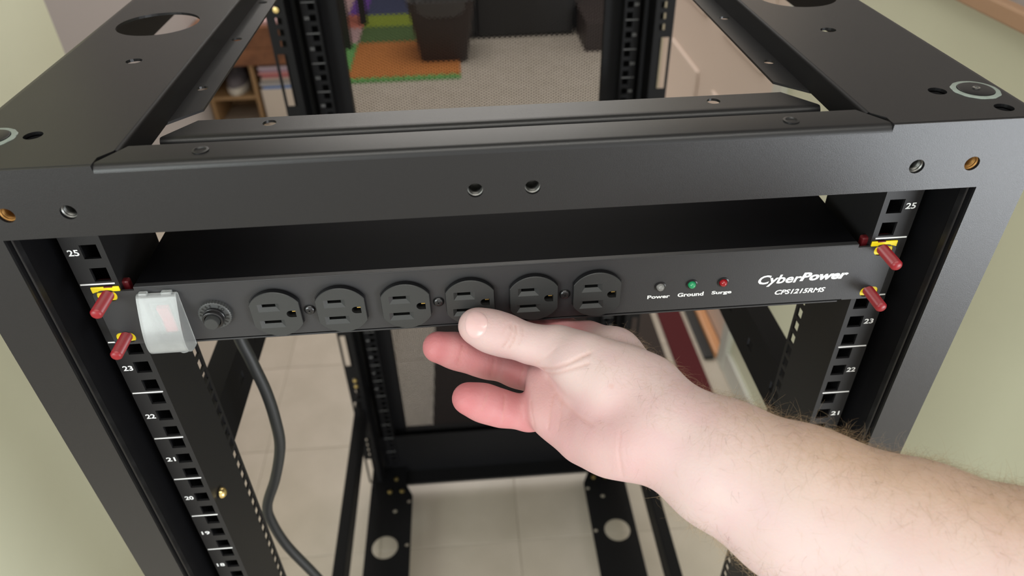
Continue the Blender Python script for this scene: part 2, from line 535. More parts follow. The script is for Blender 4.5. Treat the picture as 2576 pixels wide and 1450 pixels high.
# top side plates with cable holes, and their folded inner walls and seat flanges
foot_rings = []
for sx in (-1, 1):
    h = [circ(sx * 0.2378, 0.2015, 0.0290, 40, 0.0275), circ(sx * 0.2378, 0.535, 0.0290, 40, 0.0275),
         circ(sx * 0.2284, 0.1225, 0.0052, 16, 0.0046), circ(sx * 0.2284, 0.614, 0.0052, 16, 0.0046),
         circ(sx * 0.2430, 0.0137, 0.0049, 20), circ(sx * 0.2651, -0.0114, 0.0049, 20),
         circ(sx * 0.2640, 0.0125, 0.0022, 12)]
    o = [(sx * (XO - 0.008), YF + 0.0016), (sx * 0.1991, YF + 0.0016), (sx * 0.1991, -0.0163), (sx * 0.1935, -0.0097), (sx * 0.1935, YR - 0.02), (sx * 0.2000, YR), (sx * (XO - 0.008), YR)]
    MB().sheet(o, h, 0.0018, XY(ZT + 0.0004)).put('top_side_plate', 'powder', rack)
    # outer edge roll and skirt
    rr = 0.008
    ar = [(sx * (XO - rr + rr * math.sin(t)), ZT + 0.0004 - rr + rr * math.cos(t)) for t in np.linspace(0, math.pi / 2, 7)]
    MB().extrude(ar + [(sx * XO, 0.072), (sx * (XO - 0.0015), 0.072), (sx * (XO - 0.0015), 0.1005), (sx * (XO - rr), 0.1076)],
                 YF + 0.0016, YR, lambda u, v, w: (u, w, v)).put('top_side_skirt', 'powder', rack, smooth=40)
    # folded wall with a rolled top edge, going down to the seat flange
    a = np.linspace(0, math.pi / 2, 6)
    pr = [(sx * (0.1935 - 0.002 * math.sin(t)), ZT - 0.0016 + 0.002 * math.cos(t)) for t in a]
    pr += [(sx * 0.1915, 0.0945), (sx * 0.1930, 0.0945), (sx * 0.1935, 0.1070)]
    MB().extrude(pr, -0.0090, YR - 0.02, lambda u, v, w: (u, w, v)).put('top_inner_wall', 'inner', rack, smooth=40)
    ch = lambda yq: yq
    out = [(sx * 0.1925, 0.0555), (sx * 0.1755, 0.0735), (sx * 0.1755, 0.662), (sx * 0.1925, 0.680)]
    hs = [circ(sx * 0.1852, yy, 0.0038, 16) for yy in (0.1075, 0.2035, 0.2995, 0.3955, 0.4915, 0.5875)]
    MB().sheet(out, hs, 0.0015, XY(0.0950)).put('panel_seat', 'powder', rack)
    MB().tube([(sx * 0.1925, 0.0560, 0.0948), (sx * 0.1925, 0.680, 0.0948)], 0.0008, 6).put('seat_fold', 'powder', rack, smooth=50)
    # foot boss with a pale rubbed ring round it and a screw in the middle
    w = MB().lathe([(0, 0.0016), (0.0020, 0.0016), (0.0022, 0.0013), (0.0085, 0.0013), (0.0094, 0.0009), (0.0094, 0.0002), (0.0098, 0.0002)], (sx * 0.2640, 0.0125, ZT + 0.0002), (0, 0, 1), 32)
    w = w.put('foot_boss', 'powder', rack, smooth=40)
    MB().lathe([(0.0096, 0.0003), (0.0098, 0.0007), (0.0122, 0.0006), (0.0126, 0.0002)], (sx * 0.2640, 0.0125, ZT + 0.0002), (0, 0, 1), 40,
               mod=lambda k, i, r: r * (1 + (0.02 * math.sin(i * 1.7) if k == 3 else 0))).put('rubbed_ring', 'steel_paint', w, smooth=40)
    MB().lathe([(0.0020, 0.0018), (0.0010, 0.0020), (0.0010, 0.0008), (0, 0.0008)], (sx * 0.2640, 0.0125, ZT + 0.0002), (0, 0, 1), 16).put('boss_screw', 'steel', w, smooth=40)
    for (hx, hy) in ((0.2430, 0.0137), (0.2651, -0.0114)):
        MB().lathe([(0.0049, -0.002), (0.0046, -0.0035), (0.0043, -0.010), (0, -0.010)], (sx * hx, hy, ZT), (0, 0, 1), 20).put('plate_socket', 'plastic_gloss', rack, smooth=40)

# front and rear panel seats (L-shaped, rounded bend, chamfered ends)
for (ys, d) in ((0.0350, 1), (0.700, -1)):
    a = np.linspace(0, math.pi / 2, 6)
    rr = 0.004
    pr = [(ys + d * (rr - rr * math.cos(t)), 0.0940 - rr + rr * math.sin(t)) for t in a]
    pr += [(ys + d * 0.0060, 0.0940), (ys + d * 0.0060, 0.0925), (ys + d * 0.0040, 0.0925), (ys + d * 0.0015, 0.0900), (ys + d * 0.0015, 0.0885), (ys, 0.0885)]
    e = lambda p: 0.1905 - 0.0155 * max(0.0, (abs(p[0] - ys) - 0.003) / 0.021)
    st = MB().extrude(pr, lambda p: -e(p), e, lambda u, v, w: (w, u, v))
    q0, q1 = ys + d * 0.0060, ys + d * 0.0240
    e0, e1 = e((q0, 0)), e((q1, 0))
    st.sheet([(-e0, q0), (e0, q0), (e1, q1), (-e1, q1)], [circ(x, ys + d * 0.0155, 0.0040, 24) for x in (-0.1318, 0.1308)], 0.0015, XY(0.0940))
    st.put('panel_seat', 'powder', rack, smooth=40)

# rear frame ring, mesh door behind it
ringr = [(-XO, ZB), (XO, ZB), (XO, 0.106), (-XO, 0.106)]
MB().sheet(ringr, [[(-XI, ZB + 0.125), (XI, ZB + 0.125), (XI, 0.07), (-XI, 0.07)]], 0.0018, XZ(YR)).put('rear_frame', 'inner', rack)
MB().rbox(-XI, XI, 0.700, YR, ZB + 0.004, ZB + 0.010, b=0.001).put('rear_beam_lip', 'powder', rack)
MB().box(-XI, XI, 0.738, 0.7395, ZB + 0.010, ZB + 0.130).put('rear_beam', 'inner', rack)
# base plates, mirrored copies of the top plates
for sx in (-1, 1):
    h = [circ(sx * 0.2440, 0.530, 0.0268, 40), circ(sx * 0.2440, 0.200, 0.0268, 40), circ(sx * 0.2280, 0.617, 0.0045, 14), circ(sx * 0.1985, 0.532, 0.0040, 14), circ(sx * 0.1985, 0.640, 0.0040, 14)]
    o = [(sx * XO, -0.02), (sx * 0.1910, -0.02), (sx * 0.1910, 0.655), (sx * 0.2080, 0.690), (sx * 0.2080, 0.74), (sx * XO, 0.74)]
    MB().sheet(o, h, 0.0020, XY(-1.060)).put('base_plate', 'inner', rack)
    for (bx, by) in ((0.2150, 0.668), (0.2420, 0.668), (0.2300, 0.702)):
        MB().lathe([(0.0050, 0.0), (0.0048, 0.0030), (0.0030, 0.0040), (0, 0.0042)], (sx * bx, by, -1.060), (0, 0, 1), 10).put('base_bolt', 'brass_bright', rack, smooth=40)
    # floor-level side rail and mid-height depth brace
    MB().rbox(*sorted((sx * 0.266, sx * 0.286)), 0.02, 0.755, -0.860, -0.815, b=0.002).put('side_rail', 'inner', rack)
    web = MB()
    hol = [(0.10 + 0.062 * k, 0.112 + 0.062 * k) for k in range(9)]
    ys = [0.037, 0.690] + [q for p in hol for q in p]
    web.grid(ys, [-0.240, -0.221, -0.211, -0.190], lambda y, z: any(a < y < b for a, b in hol) and -0.221 < z < -0.211, 0.0018,
             lambda u, v, w: (sx * (0.2500 + w), u, v))
    web.box(*sorted((sx * 0.2500, sx * 0.2720)), 0.037, 0.690, -0.1900, -0.1882)
    web.box(*sorted((sx * 0.2500, sx * 0.2720)), 0.037, 0.690, -0.2418, -0.2400)
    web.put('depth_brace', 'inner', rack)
    # perforated strip by the rear post
    sq = []
    z = -0.0188
    while z > -1.02:
        sq += [(-0.2760, -0.2672, z - 0.0157 * k - 0.0045, z - 0.0157 * k + 0.0045) for k in range(4)]
        sq += [(-0.2840, -0.2700, z - 0.140, z - 0.062)]
        z -= 0.1778
    us = [-0.2880, -0.2618] + [q for s_ in sq for q in s_[:2]]
    vs = [-1.05, 0.07] + [q for s_ in sq for q in s_[2:]]
    st = MB().grid(us, vs, lambda u, v: any(s_[0] < u < s_[1] and s_[2] < v < s_[3] for s_ in sq), 0.0018,
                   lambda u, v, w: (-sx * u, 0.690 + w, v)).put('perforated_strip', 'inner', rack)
    MB().box(*sorted((sx * 0.2618, sx * 0.2602)), 0.690, 0.735, -1.05, 0.07).put('strip_return', 'inner', st)
    MB().box(*sorted((sx * 0.2775, sx * 0.2602)), 0.712, 0.7135, -1.05, 0.07).put('strip_back', 'inner', st)
    for z in (-0.0188, -0.730, -0.7457):
        MB().lathe([(0.0042, 0.0), (0.0040, 0.003), (0, 0.0036)], (sx * 0.2716, 0.690, z), (0, -1, 0), 10).put('strip_bolt', 'brass_bright', st, smooth=40)
# casters under the base
for sx in (-1, 1):
    for y in (0.03, 0.70):
        c = MB().lathe([(0.022, 0.0), (0.022, -0.006), (0.010, -0.010), (0, -0.010)], (sx * 0.25, y, -1.062), (0, 0, 1), 20)
        c.box(sx * 0.25 - 0.016, sx * 0.25 - 0.013, y - 0.012, y + 0.012, FZ + 0.02, -1.066)
        c.box(sx * 0.25 + 0.013, sx * 0.25 + 0.016, y - 0.012, y + 0.012, FZ + 0.02, -1.066)
        c = c.put('caster', 'inner', rack, smooth=40)
        MB().lathe([(0.004, -0.013), (0.025, -0.011), (0.0265, -0.006), (0.0265, 0.006), (0.025, 0.011), (0.004, 0.013)], (sx * 0.25, y, FZ + 0.0268), (1, 0, 0), 24).put('caster_wheel', 'rubber', c, smooth=40)

# rails
def rail(sx, y0, first, last, tiny=False):
    coat = 'inner' if tiny else 'powder_rail'
    xo, xi, xh, hh = 0.2470, 0.2245, 0.2326, 0.00475
    zs = []
    for n in range(1, 26):
        for k in (-1, 0, 1):
            zs.append((n - 24) * U + k * 0.015875)
    z0, z1 = (0.5 - 24) * U, (25.5 - 24) * U + 0.006
    us = [xi, xh - hh, xh + hh, xo]
    vs = [z0, z1] + [q for z in zs for q in (z - hh, z + hh)]
    zz = np.array(zs)
    r = MB().grid(us, vs, lambda u, v: abs(u - xh) < hh and np.abs(zz - v).min() < hh, 0.0018, lambda u, v, w: (sx * u, y0 + w, v))
    # inner return with a row of slots near its rear edge
    pit = 0.0127
    ns = int((0.0 - z0 - 0.03) / pit)
    sl = [-0.030 - pit * k for k in range(ns)]
    vs = [z0, z1] + [q for z in sl for q in (z - 0.0046, z + 0.0046)]
    ss = np.array(sl)
    r.grid([y0 + 0.0018, y0 + 0.0505, y0 + 0.0580, y0 + 0.0615], vs, lambda u, v: y0 + 0.0505 < u < y0 + 0.0580 and np.abs(ss - v).min() < 0.0046, 0.0016,
           lambda u, v, w: (sx * (xi + w), u, v))
    # outer return
    r.box(*sorted((sx * xo, sx * (xo - 0.0016))), y0 + 0.0018, y0 + 0.030, z0, z1)
    ro = r.put('rail', coat, rack)
    ln = MB()
    for n in range(1, 26):
        z = (n - 24.5) * U
        q = [(sx * x, y0 - 0.00035 * w_, z + dz) for x in (0.2462, 0.2268) for dz in (-0.00042, 0.00042) for w_ in (0, 1)]
        fq = [(1, 3, 7, 5), (0, 1, 5, 4), (2, 6, 7, 3), (0, 2, 3, 1), (4, 5, 7, 6)]
        if tiny and n > 1:
            ln.add(q, fq)
        elif first - 9 <= n:
            put('unit_line', q, fq, 'white_print', ro)
    if tiny:
        ln.put('unit_lines', 'dimmed_print', ro, kind='stuff')
    tx = MB()
    for n in range(first, last - 1, -1):
        if n == 24 and not tiny:
            continue
        z = (n - 24) * U
        c = 0.24175
        v, f = text_fit(str(n), sx * c - 0.0031, sx * c + 0.0031, z - 0.0021, z + 0.0021, y0 - 0.0003, bold=0.022)
        if tiny:
            tx.add(v, f)
        else:
            put('unit_number', v, f, 'white_print', ro)
    if tiny:
        tx.put('unit_numbers', 'dimmed_print', ro, kind='stuff')
    return ro


rl = rail(-1, 0.0, 25, 16)
rr_ = rail(1, 0.0, 25, 16)
rail(-1, 0.733, 24, 6, True)
rail(1, 0.733, 24, 6, True)
# brass screw on the inner side of the left rail
MB().lathe([(0.0044, 0.0), (0.0043, 0.0016), (0.0030, 0.0032), (0.0012, 0.0040), (0, 0.0040)], (-0.2229, 0.0095, -0.1868), (1, 0.0, 0.1), 14).put('rail_screw', 'brass_bright', rl, smooth=40)

# mesh door behind the rear frame
dy = 0.7745
ro = [(-0.283, ZB + 0.02), (0.283, ZB + 0.02), (0.283, 0.10), (-0.283, 0.10)]
ri = [(-0.2005, -0.968), (0.2005, -0.968), (0.2005, 0.045), (-0.2005, 0.045)]
dr = MB().sheet(ro, [ri], 0.014, XZ(dy - 0.012)).put('mesh_door', 'inner', rack)


def perforated(x0, x1, z0, z1, y, pitch, web, t):
    """hexagonal perforated sheet: every hole a real hexagon with walls"""
    cx, rz = pitch * math.sqrt(3) / 2, pitch
    ni, nj = int((x1 - x0) / cx) + 1, int((z1 - z0) / rz) + 1
    I, J = np.meshgrid(np.arange(ni), np.arange(nj), indexing='ij')
    X = x0 + (I + 0.5) * cx
    Z = z0 + (J + 0.5 + 0.5 * (I % 2)) * rz
    c = np.stack([X.ravel(), Z.ravel()], 1)
    a = np.radians(60 * np.arange(6))
    ho = np.stack([np.cos(a), np.sin(a)], 1) * pitch / math.sqrt(3)
    hi = ho * (pitch - web) / pitch
    n = len(c)
    V = np.zeros((n, 18, 3))
    for k, (h, yy) in enumerate(((ho, y), (hi, y), (hi, y + t))):
        V[:, 6 * k:6 * k + 6, 0] = c[:, None, 0] + h[None, :, 0]
        V[:, 6 * k:6 * k + 6, 2] = c[:, None, 1] + h[None, :, 1]
        V[:, 6 * k:6 * k + 6, 1] = yy
    q = []
    for i in range(6):
        j = (i + 1) % 6
        q.append((i, j, 6 + j, 6 + i))
        q.append((6 + i, 6 + j, 12 + j, 12 + i))
    F = (np.arange(n)[:, None, None] * 18 + np.array(q)[None]).reshape(-1, 4)
    me = bpy.data.meshes.new('perforated_sheet')
    V = V.reshape(-1, 3)
    me.vertices.add(len(V))
    me.vertices.foreach_set('co', V.ravel())
    me.loops.add(F.size)
    me.loops.foreach_set('vertex_index', F.ravel().astype(np.int32))
    me.polygons.add(len(F))
    me.polygons.foreach_set('loop_start', np.arange(0, F.size, 4, dtype=np.int32))
    me.update(calc_edges=True)
    return me


pm = perforated(-0.203, 0.203, -0.970, 0.047, dy - 0.004, 0.0047, 0.0013, 0.0011)
put_mesh('perforated_sheet', pm, 'case', dr, (0, 0, 0), kind='stuff')

# ================================================================== power strip
PF = -0.0016        # front face of the panel
PZ = -0.0026        # middle of the panel
pdu = thing('power_strip', 'black rack power strip with six outlets screwed between the front rails', 'power strip', (0, 0.05, PZ - 0.022))
# outline: body height in the middle, slightly lower rounded ears
out = []
out += [(-0.2168, 0.0195), (-0.2168, 0.0172)]
out += [(x, z) for x, z in ((-0.2385, 0.0172), (-0.2403, 0.0166), (-0.2413, 0.0148))]
out += [(x, z) for x, z in ((-0.2413, -0.0210), (-0.2403, -0.0228), (-0.2385, -0.0234))]
out += [(-0.2168, -0.0234), (-0.2168, -0.0228), (0.2168, -0.0228), (0.2168, -0.0234)]
out += [(0.2385, -0.0234), (0.2403, -0.0228), (0.2413, -0.0210), (0.2413, 0.0148), (0.2403, 0.0166), (0.2385, 0.0172), (0.2168, 0.0172), (0.2168, 0.0195)]
OX = [-0.1388, -0.0998, -0.0608, -0.0218, 0.0172, 0.0562]
OZ = -0.0042
hl = [rrect(x - 0.0128, x + 0.0128, OZ - 0.0140, OZ + 0.0140, 0.006) for x in OX]
hl += [rrect(sx * 0.2334 - 0.0058, sx * 0.2334 + 0.0058, z - 0.0039, z + 0.0039, 0.0036) for sx in (-1, 1) for z in (0.0142, -0.0180)]
hl += [rrect(-0.2105, -0.1985, -0.0155, 0.0085, 0.001)]
MB().sheet(out, hl, 0.0016, XZ(PF)).put('front_panel', 'panel', pdu)
# rolled upper edge and box behind the panel (open at the front)
b = MB()
b.box(-0.2166, 0.2166, 0.0, 0.105, 0.0180, 0.0195)
b.box(-0.2166, 0.2166, 0.0, 0.105, -0.0247, -0.0235)
b.box(-0.2166, -0.2154, 0.0, 0.105, -0.0235, 0.0180)
b.box(0.2154, 0.2166, 0.0, 0.105, -0.0235, 0.0180)
b.box(-0.2154, 0.2154, 0.1035, 0.105, -0.0235, 0.0180)
b.put('case', 'case', pdu)
MB().rbox(-0.2168, 0.2168, PF - 0.0002, 0.002, 0.0189, 0.0197, b=0.0003).put('top_edge', 'panel', pdu)
MB().rbox(-0.2125, 0.2145, PF + 0.0002, 0.0030, -0.0252, -0.0240, b=0.0004).put('bottom_lip', 'panel', pdu)


M['rim'] = mat('dark_outlet_side', (0.006, 0.006, 0.007), 0.3, spec=0.25)


def d_hole(cx, cz, w, h, n=8):
    """round on the left, flat on the right"""
    r = h / 2
    p = [(cx + w / 2, cz + r), ]
    for i in range(n + 1):
        a = math.pi / 2 + math.pi * i / n
        p.append((cx - w / 2 + r + r * math.cos(a), cz + r * math.sin(a)))
    p.append((cx + w / 2, cz - r))
    return p


def outlet(x0, z0):
    T = 0.0040
    yb, yf = PF + 0.0004, PF - T
    R, fx = 0.0168, 0.0147
    o = []
    a0 = math.acos(fx / R)
    for s_ in (0, 1):
        for i in range(17):
            a = (a0 + (math.pi - 2 * a0) * i / 16) + math.pi * s_
            o.append((x0 + R * math.cos(a), z0 + R * math.sin(a)))
    slots = []
    for (cz, half) in ((0.0062, 0.0040), (-0.0064, 0.0050)):
        cx = x0 - 0.0036
        slots.append((cx, z0 + cz, half))
    fun = [[(cx - hf - 0.0022, cz - 0.0036), (cx + hf + 0.0026, cz - 0.0036), (cx + hf + 0.0026, cz + 0.0022), (cx - hf - 0.0022, cz + 0.0022)] for cx, cz, hf in slots]
    gh = d_hole(x0 + 0.0090, z0 - 0.0001, 0.0056, 0.0050)
    # face with three openings, body edge with small bevel
    be = 0.0004
    sc = lambda p, k: (x0 + (p[0] - x0) * k, z0 + (p[1] - z0) * k)
    face = [sc(p, 0.982) for p in o]
    m = MB()
    loops = [face] + fun + [gh]
    tri = tessellate_polygon([[Vector((p[0], p[1], 0)) for p in l] for l in loops])
    pts = [p for l in loops for p in l]
    m.add([(p[0], yf, p[1]) for p in pts], [tuple(t) for t in tri])
    n = len(o)
    v = [(p[0], y, p[1]) for l, y in ((face, yf), (o, yf + be)) for p in l]
    m.add(v, [(i, (i + 1) % n, n + (i + 1) % n, n + i) for i in range(n)])
    # funnels down to the blade slots
    for (cx, cz, hf), fu in zip(slots, fun):
        inn = [(cx - hf, cz - 0.0013), (cx + hf, cz - 0.0013), (cx + hf, cz + 0.0013), (cx - hf, cz + 0.0013)]
        v = [(p[0], yf, p[1]) for p in fu] + [(p[0], yf + 0.0018, p[1]) for p in inn]
        m.add(v, [(i, (i + 1) % 4, 4 + (i + 1) % 4, 4 + i) for i in range(4)])
    body = m.put('outlet', 'plastic', pdu, smooth=25)
    v = [(p[0], y, p[1]) for l, y in ((o, yf + be), (o, yb), ([sc(p, 1.028) for p in o], PF - 0.00015), ([sc(p, 1.028) for p in o], PF)) for p in l]
    put('outlet_rim', v, [(k * n + i, k * n + (i + 1) % n, (k + 1) * n + (i + 1) % n, (k + 1) * n + i) for k in range(3) for i in range(n)], 'rim', body, smooth=40)
    d = MB()
    for cx, cz, hf in slots:
        inn = [(cx - hf, cz - 0.0013), (cx + hf, cz - 0.0013), (cx + hf, cz + 0.0013), (cx - hf, cz + 0.0013)]
        v = [(p[0], yf + 0.0018, p[1]) for p in inn] + [(p[0], yf + 0.009, p[1]) for p in inn]
        d.add(v, [(i, (i + 1) % 4, 4 + (i + 1) % 4, 4 + i) for i in range(4)] + [(4, 5, 6, 7)])
    k = len(gh)
    v = [(p[0], yf, p[1]) for p in gh] + [(p[0], yf + 0.009, p[1]) for p in gh]
    d.add(v, [(i, (i + 1) % k, k + (i + 1) % k, k + i) for i in range(k)] + [tuple(range(k, 2 * k))])
    d.put('slots', 'void', body)
    MB().rbox(x0 + 0.0090, x0 + 0.0116, yf + 0.0022, yf + 0.0070, z0 - 0.0004, z0 + 0.0004, b=0.0002).put('ground_contact', 'brass', body)
    return body


for x in OX:
    outlet(x, OZ)
# phillips screws between the outlets
for x in (-0.1194, -0.0412, 0.0366):
    z = OZ - 0.0004
    s_ = MB().lathe([(0.0034, 0.0), (0.0033, 0.0009), (0.0026, 0.0016), (0.0012, 0.0019), (0, 0.0019)], (x, PF, z), (0, -1, 0), 24).put('panel_screw', 'screw', pdu, smooth=50)
    c = MB()
    for a in (0.5, 0.5 + math.pi / 2):
        dx, dz = math.cos(a), math.sin(a)
        q = [(x + dx * l - dz * w_, PF - 0.00196, z + dz * l + dx * w_) for l, w_ in ((-0.0018, -0.00035), (0.0018, -0.00035), (0.0018, 0.00035), (-0.0018, 0.00035))]
        q2 = [(p[0], PF - 0.0010, p[2]) for p in q]
        c.add(q + q2, [(0, 1, 2, 3), (0, 1, 5, 4), (1, 2, 6, 5), (2, 3, 7, 6), (3, 0, 4, 7)])
    c.put('screw_cross', 'void', s_)
# circuit breaker button
bx, bz = -0.1752, -0.0030
nut = MB().lathe([(0.0095, 0.0), (0.0095, 0.0026), (0.0090, 0.0031), (0.0055, 0.0031)], (bx, PF, bz), (0, -1, 0), 72,
                 mod=lambda k, i, r: r * (1.0 + (0.035 if i % 2 else -0.01)) if k < 2 else r).put('breaker_nut', 'nut_grey', pdu, smooth=30)
MB().lathe([(0.0064, 0.002), (0.0064, 0.0048), (0.0061, 0.0050), (0.0063, 0.0056), (0.0060, 0.0062), (0.0063, 0.0068), (0.0060, 0.0076), (0.0056, 0.0078), (0.0048, 0.0078), (0.0048, 0.004)],
           (bx, PF, bz), (0, -1, 0), 32).put('breaker_collar', 'plastic_gloss', nut, smooth=40)
MB().lathe([(0.0043, 0.004), (0.0043, 0.0104), (0.0038, 0.0112), (0, 0.0113)], (bx, PF, bz), (0, -1, 0), 32).put('reset_button', 'plastic', nut, smooth=40)
ring_t = MB()
word = 'PRESS TO RESET'
for i, chh in enumerate(word):
    if chh == ' ':
        continue
    v, f = text_shape(chh, 0.0026, bold=0.00006)
    w_ = max(p[0] for p in v)
    a = math.radians(172 - 19.0 * i)
    ux, uz = math.sin(a), -math.cos(a)           # reading direction (clockwise)
    rx, rz = math.cos(a), math.sin(a)            # outward
    ring_t.add([(bx + rx * (0.0067 + p[1]) + ux * (p[0] - w_ / 2), PF - 0.00325, bz + rz * (0.0067 + p[1]) + uz * (p[0] - w_ / 2)) for p in v], f)
ring_t.put('press_to_reset_print', 'dark_print', nut)
# rocker switch under a hinged milky hood
sw = MB().rbox(-0.2105, -0.1985, PF - 0.0022, PF + 0.004, -0.0155, 0.0085, b=0.0006).put('switch_bezel', 'plastic_gloss', pdu)
MB().extrude([(PF - 0.0020, 0.0070), (PF - 0.0050, 0.0066), (PF - 0.0030, -0.0030), (PF - 0.0032, -0.0125), (PF - 0.0010, -0.0125)], -0.2060, -0.1995, lambda u, v, w: (w, u, v)).put('rocker', 'switch_red', sw)
hp = [(-0.0010, 0.0152), (-0.0034, 0.0146), (-0.0056, 0.0105), (-0.0082, 0.0045), (-0.0108, -0.0020), (-0.0128, -0.0085), (-0.0136, -0.0140), (-0.0132, -0.0190),
      (-0.0112, -0.0228), (-0.0075, -0.0250), (-0.0030, -0.0258), (-0.0004, -0.0258)]
hp = [(PF + q.x, q.y) for q in spline([(y, z, 0) for y, z in hp], 4)]
th = 0.0011
inner = []
for i, p in enumerate(hp):
    a, b_ = hp[max(i - 1, 0)], hp[min(i + 1, len(hp) - 1)]
    t_ = Vector((b_[0] - a[0], b_[1] - a[1])).normalized()
    inner.append((p[0] - t_[1] * th if False else p[0] + (-t_[1]) * th, p[1] + t_[0] * th))
x0, x1 = -0.2158, -0.1928
hd = MB()
hd.extrude(hp + inner[::-1], x0 + th + 0.00002, x1 - th - 0.00002, lambda u, v, w: (w, u, v))
side = hp + [(PF - 0.0002, -0.0245), (PF - 0.0002, 0.0140)]
hd.extrude(side, x0, x0 + th, lambda u, v, w: (w, u, v))
hd.extrude(side, x1 - th, x1, lambda u, v, w: (w, u, v))
hood = hd.put('switch_cover', 'cover', pdu)
for a, b_ in ((-0.2142, -0.2092), (-0.2012, -0.1952)):
    MB().rbox(a, b_, PF - 0.0036, PF - 0.0004, 0.0146, 0.0168, b=0.0005).put('hinge_tab', 'cover', hood)
MB().lathe([(0.0034, -0.0012), (0.0034, 0.0008), (0.0028, 0.0012), (0, 0.0013)], (-0.1990, PF - 0.0040, -0.0262), (0, 0, -1), 16).put('thumb_tab', 'cover', hood, smooth=40)
# indicator lamps with their names
for x, z, m_, nm in ((0.0963, -0.0036, 'led_clear', 'power'), (0.1161, -0.0032, 'led_green', 'ground'), (0.1359, -0.0031, 'led_red', 'surge')):
    bz_ = MB().lathe([(0.0037, 0.0), (0.0036, 0.0005), (0.0028, 0.0007), (0.0026, 0.0)], (x, PF, z), (0, -1, 0), 24).put('lamp_bezel', 'plastic_gloss', pdu, smooth=40)
    MB().lathe([(0.0025, 0.0), (0.0025, 0.0010), (0.0021, 0.0022), (0.0012, 0.0030), (0, 0.0033)], (x, PF, z), (0, -1, 0), 24).put('lamp', m_, bz_, smooth=50)
pr = MB()
for wd, xc, hw, z0, z1 in (('Power', 0.0961, 0.0072, -0.0128, -0.0100), ('Ground', 0.1164, 0.0083, -0.0127, -0.0095), ('Surge', 0.1362, 0.0064, -0.0130, -0.0096)):
    pr.add(*text_fit(wd, xc - hw, xc + hw, z0, z1, PF - 0.0002, bold=0.035))
pr.put('lamp_names_print', 'white_print', pdu)
lg = MB()
lg.add(*text_fit('Cyber', 0.1584, 0.1862, -0.0088, 0.0002, PF - 0.0002, bold=0.026, shear=0.22))
lg.add(*text_fit('Power', 0.1850, 0.2160, -0.0060, 0.0006, PF - 0.0002, bold=0.045, shear=0.25))
lg.put('maker_print', 'white_print', pdu)
MB().add(*text_fit('CPS1215RMS', 0.1710, 0.2036, -0.0157, -0.0119, PF - 0.0002, bold=0.032, shear=0.22)).put('type_print', 'white_print', pdu)
# mains cord hanging from the rear of the case
cp = [(-0.195, 0.112, -0.006), (-0.204, 0.116, -0.045), (-0.2135, 0.108, -0.100), (-0.2085, 0.104, -0.138), (-0.2040, 0.102, -0.172), (-0.2030, 0.100, -0.205), (-0.2060, 0.099, -0.240),
      (-0.2190, 0.098, -0.282), (-0.2355, 0.098, -0.322), (-0.2380, 0.099, -0.350), (-0.2320, 0.100, -0.395), (-0.2130, 0.100, -0.455), (-0.195, 0.10, -0.52), (-0.19, 0.10, -0.60), (-0.185, 0.12, -0.85), (-0.16, 0.2, -1.10), (-0.10, 0.30, FZ + 0.006), (0.0, 0.34, FZ + 0.006)]
sp = spline(cp, 8)
cord = MB().tube(sp, 0.0050, 12).put('power_cord', 'rubber', pdu, smooth=60)
MB().lathe([(0.0085, -0.004), (0.0085, 0.006), (0.0060, 0.022), (0.0055, 0.030)], (-0.195, 0.105, -0.002), (0.0, 0.25, -1), 16).put('cord_grip', 'rubber', cord, smooth=50)

# ------------------------------------------------------------------ red studs with yellow clips
def stud(sx, z, label):
    x = sx * 0.2326
    root = thing('rack_stud', label, 'stud', (x, 0.0, z - 0.005), 'red studs holding the power strip')
    prof = [(0.0, 0.0205), (0.0022, 0.0205), (0.0030, 0.0198)]
    y = 0.0190
    while y > -0.001:
        prof += [(0.00350, y), (0.00300, y - 0.0005)]
        y -= 0.0010
    prof += [(0.0030, -0.006), (0.0, -0.006)]
    MB().lathe(prof, (x, 0.0, z), (0, -1, 0), 20).put('stud', 'red', root, smooth=70)
    # yellow square insert seen in the slot of the ear, red foot behind the rail
    MB().rbox(*sorted((sx * 0.2272, sx * 0.2396)), -0.0012, -0.0001, z - 0.0044, z + (0.0011 if z > 0 else 0.0044), b=0.0004).put('clip', 'yellow', root)
    MB().rbox(*sorted((sx * 0.2208, sx * 0.2400)), 0.0030, 0.0075, z - 0.0030, z + 0.0060, b=0.0012).put('stud_foot', 'red_dark', root)
    if z > 0:
        w = MB()
        w.rbox(*sorted((sx * 0.2250, sx * 0.2412)), -0.0012, -0.0001, z + 0.0012, z + 0.0054, b=0.0004)
        w = w.put('washer', 'yellow', root)
        MB().rbox(*sorted((sx * 0.2285, sx * 0.2335)), -0.00135, -0.0003, z + 0.0049, z + 0.0056, b=0.0002).put('washer_mark', 'red_dark', w)
    return root


stud(-1, 0.0150, 'red threaded stud with yellow clip in the upper left corner of the power strip')
stud(-1, -0.0168, 'red threaded stud with yellow clip in the lower left corner of the power strip')
stud(1, 0.0150, 'red threaded stud with yellow clip in the upper right corner of the power strip')
stud(1, -0.0168, 'red threaded stud with yellow clip in the lower right corner of the power strip')

# ================================================================== things on the floor beyond the rack
matt = thing('play_mat', 'foam play mat of coloured interlocking squares on the floor beyond the mesh door', 'play mat', (-0.35, 4.1, FZ))


def foam(x0, x1, y0, y1, m_):
    MB().rbox(x0 + 0.001, x1 - 0.001, y0 + 0.001, y1 - 0.001, FZ, FZ + 0.011, b=0.002, seg=1).put('foam_tile', 'foam_' + m_, matt)


